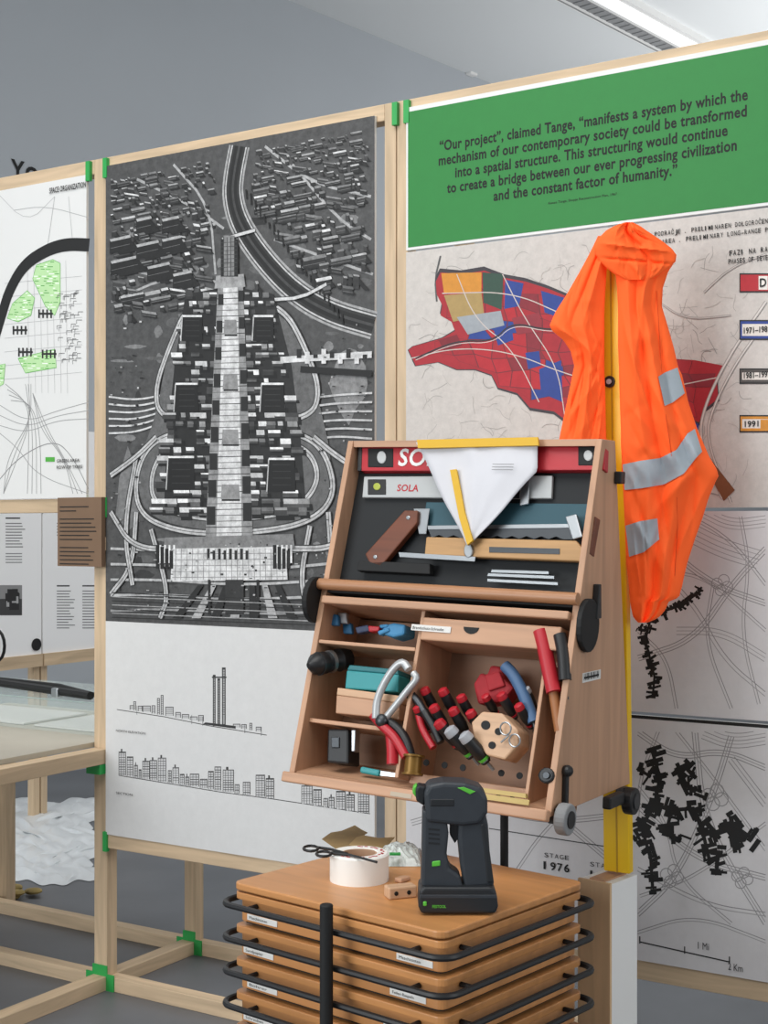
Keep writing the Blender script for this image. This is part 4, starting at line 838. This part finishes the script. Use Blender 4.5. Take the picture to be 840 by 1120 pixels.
# ---------------------------------------------------------------- plinth, yellow level, jacket
MP=Matrix.Translation((.4927,2.98,0))@Matrix.Rotation(math.radians(49.5),4,'Z')
t=Thing('plinth','tall narrow plinth with one wooden and one white side under the yellow level','plinth',MP,(.055,.04,0))
m=t.mb();m.span((.004,.0,0),(.113,.0815,.630));m.build('core',mat('bright_laminate','#f4f4f2',.4),t.o,bevel=.001)
m=t.mb();m.span((-.004,.0,0),(.0039,.0815,.632));m.build('wood_face',mat('pale_ply','#d8b48c',.5,kind='wood',amt=.15,scale=30,axis='z'),t.o)
m=t.mb();m.span((.01,.02,.630),(.1,.06,.6335));m.build('top_plate',ply('x'),t.o)
LB=pt(676.5,953,3.06);LT=pt(669,272,3.06)
t=Thing('yellow_level','long yellow box level standing upright on the plinth behind the chest','spirit level',I4,LB)
U=Vector((.85,-.526,0));V=Vector((.526,.85,0))
m=t.mb();e=U*.031;g=V*.012;vs=[]
for P in (LB,LT): vs+=[P-e-g,P+e-g,P+e+g,P-e+g]
m.add(vs,[(0,1,2,3),(4,5,6,7),(0,1,5,4),(1,2,6,5),(2,3,7,6),(3,0,4,7)]);m.build('profile',yellow,t.o,bevel=.003)
m=t.mb();vs=[]
for P in (LB,LT): vs+=[P+e*.0-g*1.1,P+e*.12-g*1.1,P+e*.12-g*.9,P+e*.0-g*.9]
m.add(vs,[(0,1,2,3),(4,5,6,7),(0,1,5,4),(1,2,6,5),(2,3,7,6),(3,0,4,7)]);m.build('groove',mat('amber_paint','#b98d0e',.5),t.o)
for py in (418,):
    c=LB+(LT-LB)*((953-py)/(953-272.))-e*.1;m=t.mb();m.cyl(c-g*1.3,c-g*.6,.013,n=20);o=m.build('vial_window',black,t.o);m=t.mb();m.cyl(c-g*1.5,c-g*1.25,.006,n=16);m.build('vial',vp,o)
# jacket
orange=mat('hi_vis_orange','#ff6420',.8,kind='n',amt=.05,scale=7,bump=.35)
_b=orange.node_tree.nodes['Principled BSDF'];_b.inputs['Emission Color'].default_value=hx('#ff5418');_b.inputs['Emission Strength'].default_value=.13  # weak emission added so the cloth glows like fluorescent dye
silver=mat('reflective_band','#a6b0b8',.5,.0,kind='n',amt=.12,scale=14,bump=.3)
JB=pt(705,678,3.02)
jk=Thing('hi_vis_jacket','fluorescent orange work jacket with silver reflective bands hanging on the yellow level','jacket',I4,JB)
def interp(rows,py):
    if py<=rows[0][0]: return rows[0][1:]
    for a,b in zip(rows[:-1],rows[1:]):
        if a[0]<=py<=b[0]:
            k=(py-a[0])/(b[0]-a[0]);return tuple(p*(1-k)+q*k for p,q in zip(a[1:],b[1:]))
    return rows[-1][1:]
def crease(u,v,u0,du,w,a):
    x=(u-u0-du*v)/w;return a*math.exp(-abs(x)**1.5)
def diag(u,v,u0,v0,ang,w,l,a):
    du,dv=u-u0,(v-v0)*2.2;s=du*math.cos(ang)+dv*math.sin(ang);r=-du*math.sin(ang)+dv*math.cos(ang);return a*math.exp(-abs(r/w)**1.3-(s/l)**2)
RC=random.Random(3)
CRUMP=[(RC.uniform(.1,.9),RC.uniform(.1,.95),RC.uniform(-1.3,1.3),RC.uniform(.025,.05),RC.uniform(.12,.3),RC.choice([-1,1])*RC.uniform(.003,.006)) for _ in range(34)]
def crumple(u,v): return sum(diag(u,v,*c_) for c_ in CRUMP)
def shell(name,rows,Yc,th,fold,nr=130,nc=76,mt=None):
    y0=rows[0][0];y1=rows[-1][0];m=jk.mb();vs=[];fs=[]
    def front(u,py):
        xl,xr=interp(rows,py);v=(py-y0)/(y1-y0);uu=min(max(u,0),1)
        d=Yc-th*(max(0.0,math.sin(math.pi*uu))**.4)*min(1,.35+v*6)-fold(u,v)*min(1,8*uu*(1-uu)+.05);return xl+(xr-xl)*u,py,d
    for j in range(nr+1):
        py=y0+(y1-y0)*j/nr
        for i in range(nc+1): vs.append(pt(*front(i/nc,py)))
    o1=len(vs)
    for j in range(nr+1):
        py=y0+(y1-y0)*j/nr
        for i in range(nc+1):
            a,b,d=front(i/nc,py);vs.append(pt(a,b,Yc+.004))
    w=nc+1
    for j in range(nr):
        for i in range(nc):
            fs.append((j*w+i,j*w+i+1,(j+1)*w+i+1,(j+1)*w+i));fs.append((o1+j*w+i+1,o1+j*w+i,o1+(j+1)*w+i,o1+(j+1)*w+i+1))
        fs.append((j*w,(j+1)*w,o1+(j+1)*w,o1+j*w));fs.append((j*w+nc,o1+j*w+nc,o1+(j+1)*w+nc,(j+1)*w+nc))
    for i in range(nc): fs.append((i,o1+i,o1+i+1,i+1));fs.append((nr*w+i,nr*w+i+1,o1+nr*w+i+1,o1+nr*w+i))
    m.add(vs,fs);o=m.build(name,mt or orange,jk.o,smooth=True);return front,o
RR=[(256,672,712),(264,668,724),(274,670,736),(288,672,737),(297,673,731),(315,675,725),(335,676,724),(352,676,729),(380,676,737),(402,677,742),(410,677,746),(440,678,753),(470,679,763),(486,679,770),(500,680,776),(513,680,784),(521,680,786),(526,681,783),(545,682,775),(565,683,769),(590,684,760),(615,685,752),(632,687,748),(642,688,746),(648,688,744),(654,689,743),(657,689,732),(664,690,729),(668,691,727),(674,692,722),(678,695,716),(681,698,708)]
RL=[(258,654,672),(275,646,668),(290,638,664),(320,621,662),(342,607,661),(356,601,661),(362,604,661),(372,616,661),(384,624,661),(400,628,661),(430,622,662),(478,612,663),(520,606,668)]
RH=[(243,684,692),(247,672,700),(252,663,707),(258,657,716),(264,653,725),(272,650,735),(279,652,740),(286,656,739),(293,663,732),(300,672,722),(306,684,712)]
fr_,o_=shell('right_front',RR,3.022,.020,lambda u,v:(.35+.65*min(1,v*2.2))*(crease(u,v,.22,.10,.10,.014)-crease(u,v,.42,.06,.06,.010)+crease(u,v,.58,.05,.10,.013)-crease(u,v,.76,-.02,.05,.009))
   +diag(u,v,.65,.46,.8,.08,.45,.014)+diag(u,v,.7,.62,-.6,.06,.45,.013)+diag(u,v,.35,.80,.5,.06,.35,.011)+diag(u,v,.5,.20,-.9,.07,.35,.010)+diag(u,v,.3,.36,1.0,.05,.35,.010)-diag(u,v,.5,.72,.9,.05,.4,.009)+crumple(u,v))
fl_,o_=shell('left_front',RL,3.028,.016,lambda u,v:crease(u,v,.72,-.30,.14,.012)-crease(u,v,.45,-.15,.07,.007)+diag(u,v,.3,.42,.5,.09,.4,.012)+diag(u,v,.5,.66,-.5,.08,.4,.009)+.8*crumple(1-u,v))
fh_,o_=shell('collar',RH,3.005,.014,lambda u,v:crease(u,v,.20,.40,.12,.012)-crease(u,v,.45,.30,.05,.012)+diag(u,v,.6,.45,.35,.08,.5,.012)-diag(u,v,.55,.68,.25,.04,.5,.010)+.8*crumple(v,u),nr=44)
def hem(P,front,rows,name,w=3.2,mt=None):
    m=jk.mb();L=[]
    for x,y in chaikin(P,1):
        xl,xr=interp(rows,y);u=min(max((x-xl)/(xr-xl),0.02),.98);_,_,d=front(u,y);L.append(pt(x,y,d-.0005))
    m.tube(L,w*.001,6);m.build(name,mt or mat('orange_trim','#e0500f',.8),jk.o,smooth=True)
hem([(718,318),(722,380),(726,440),(735,500),(742,560),(738,630)],fr_,RR,'sleeve_seam',1.1)
def band(P,Q,front,rows,name='reflective_band',n=44,k=10):
    m=jk.mb();vs=[];fs=[]
    def at(L,s):
        s=s*(len(L)-1);i=min(int(s),len(L)-2);f=s-i;return (L[i][0]*(1-f)+L[i+1][0]*f,L[i][1]*(1-f)+L[i+1][1]*f)
    for i in range(n+1):
        a=at(P,i/n);b=at(Q,i/n)
        for j in range(k+1):
            x=a[0]+(b[0]-a[0])*j/k;y=a[1]+(b[1]-a[1])*j/k;xl,xr=interp(rows,y);u=min(max((x-xl)/(xr-xl),0.01),.99);_,_,d=front(u,y);vs.append(pt(x,y,d-.003))
    for i in range(n):
        for j in range(k): fs.append((i*(k+1)+j,(i+1)*(k+1)+j,(i+1)*(k+1)+j+1,i*(k+1)+j+1))
    m.add(vs,fs);m.build(name,silver,jk.o,smooth=True,flat=True)
band([(681,508),(700,504),(722,501),(740,492),(752,474),(760,469)],[(683,536),(702,534),(726,530),(748,518),(762,500),(768,494)],fr_,RR)
band([(720,412),(728,407),(741,402)],[(727,444),(736,440),(749,430)],fr_,RR)
band([(684,575),(700,570),(719,567)],[(688,609),(704,604),(721,590)],fr_,RR)
# ---------------------------------------------------------------- light
def area(name,loc,rot,sz,en,col=(1,1,1)):
    l=bpy.data.lights.new(name,'AREA');l.shape='RECTANGLE';l.size=sz[0];l.size_y=sz[1];l.energy=en;l.color=col
    o=bpy.data.objects.new(name,l);COL.objects.link(o);o.location=loc;o.rotation_euler=rot;return o
area('ceiling_panel_lamp',(-1.5,1.0,4.7),(math.radians(10),0,0),(4,3),165,(1,.98,.95))
area('ceiling_panel_lamp',(3.5,6.5,4.7),(0,0,0),(3,4),105,(1,.98,.96))
area('left_fill',(-6,-1.5,2.4),(math.radians(85),0,math.radians(-65)),(3.4,2.6),265,(.93,.97,1))  # unseen fill light added to brighten from the front left
area('right_fill',(5.0,-.5,2.6),(math.radians(80),0,math.radians(62)),(3,2.4),75,(.95,.98,1))  # unseen fill added for the plinth's white face and right maps
area('ceiling_fill',(4.2,9.0,2.4),(math.radians(180),0,0),(3,4),170,(1,1,1))  # hidden uplight added behind the panels to whiten the ceiling
area('info_panel_fill',(-2.2,5.6,3.4),(math.radians(0),0,0),(2,1.2),34,(1,1,1))  # unseen fill added to brighten the information panels
w=bpy.data.worlds.new('World');SC.world=w;w.use_nodes=True;w.node_tree.nodes['Background'].inputs[0].default_value=(.92,.96,1,1);w.node_tree.nodes['Background'].inputs[1].default_value=.52
SC.view_settings.view_transform='Standard'
cam=bpy.data.cameras.new('Camera');co=bpy.data.objects.new('Camera',cam);COL.objects.link(co);co.location=(0,0,EYE);co.rotation_euler=(math.radians(90),0,0)
cam.lens=F/1120*36;cam.sensor_width=36;cam.sensor_fit='AUTO';cam.shift_y=20/1120;SC.camera=co
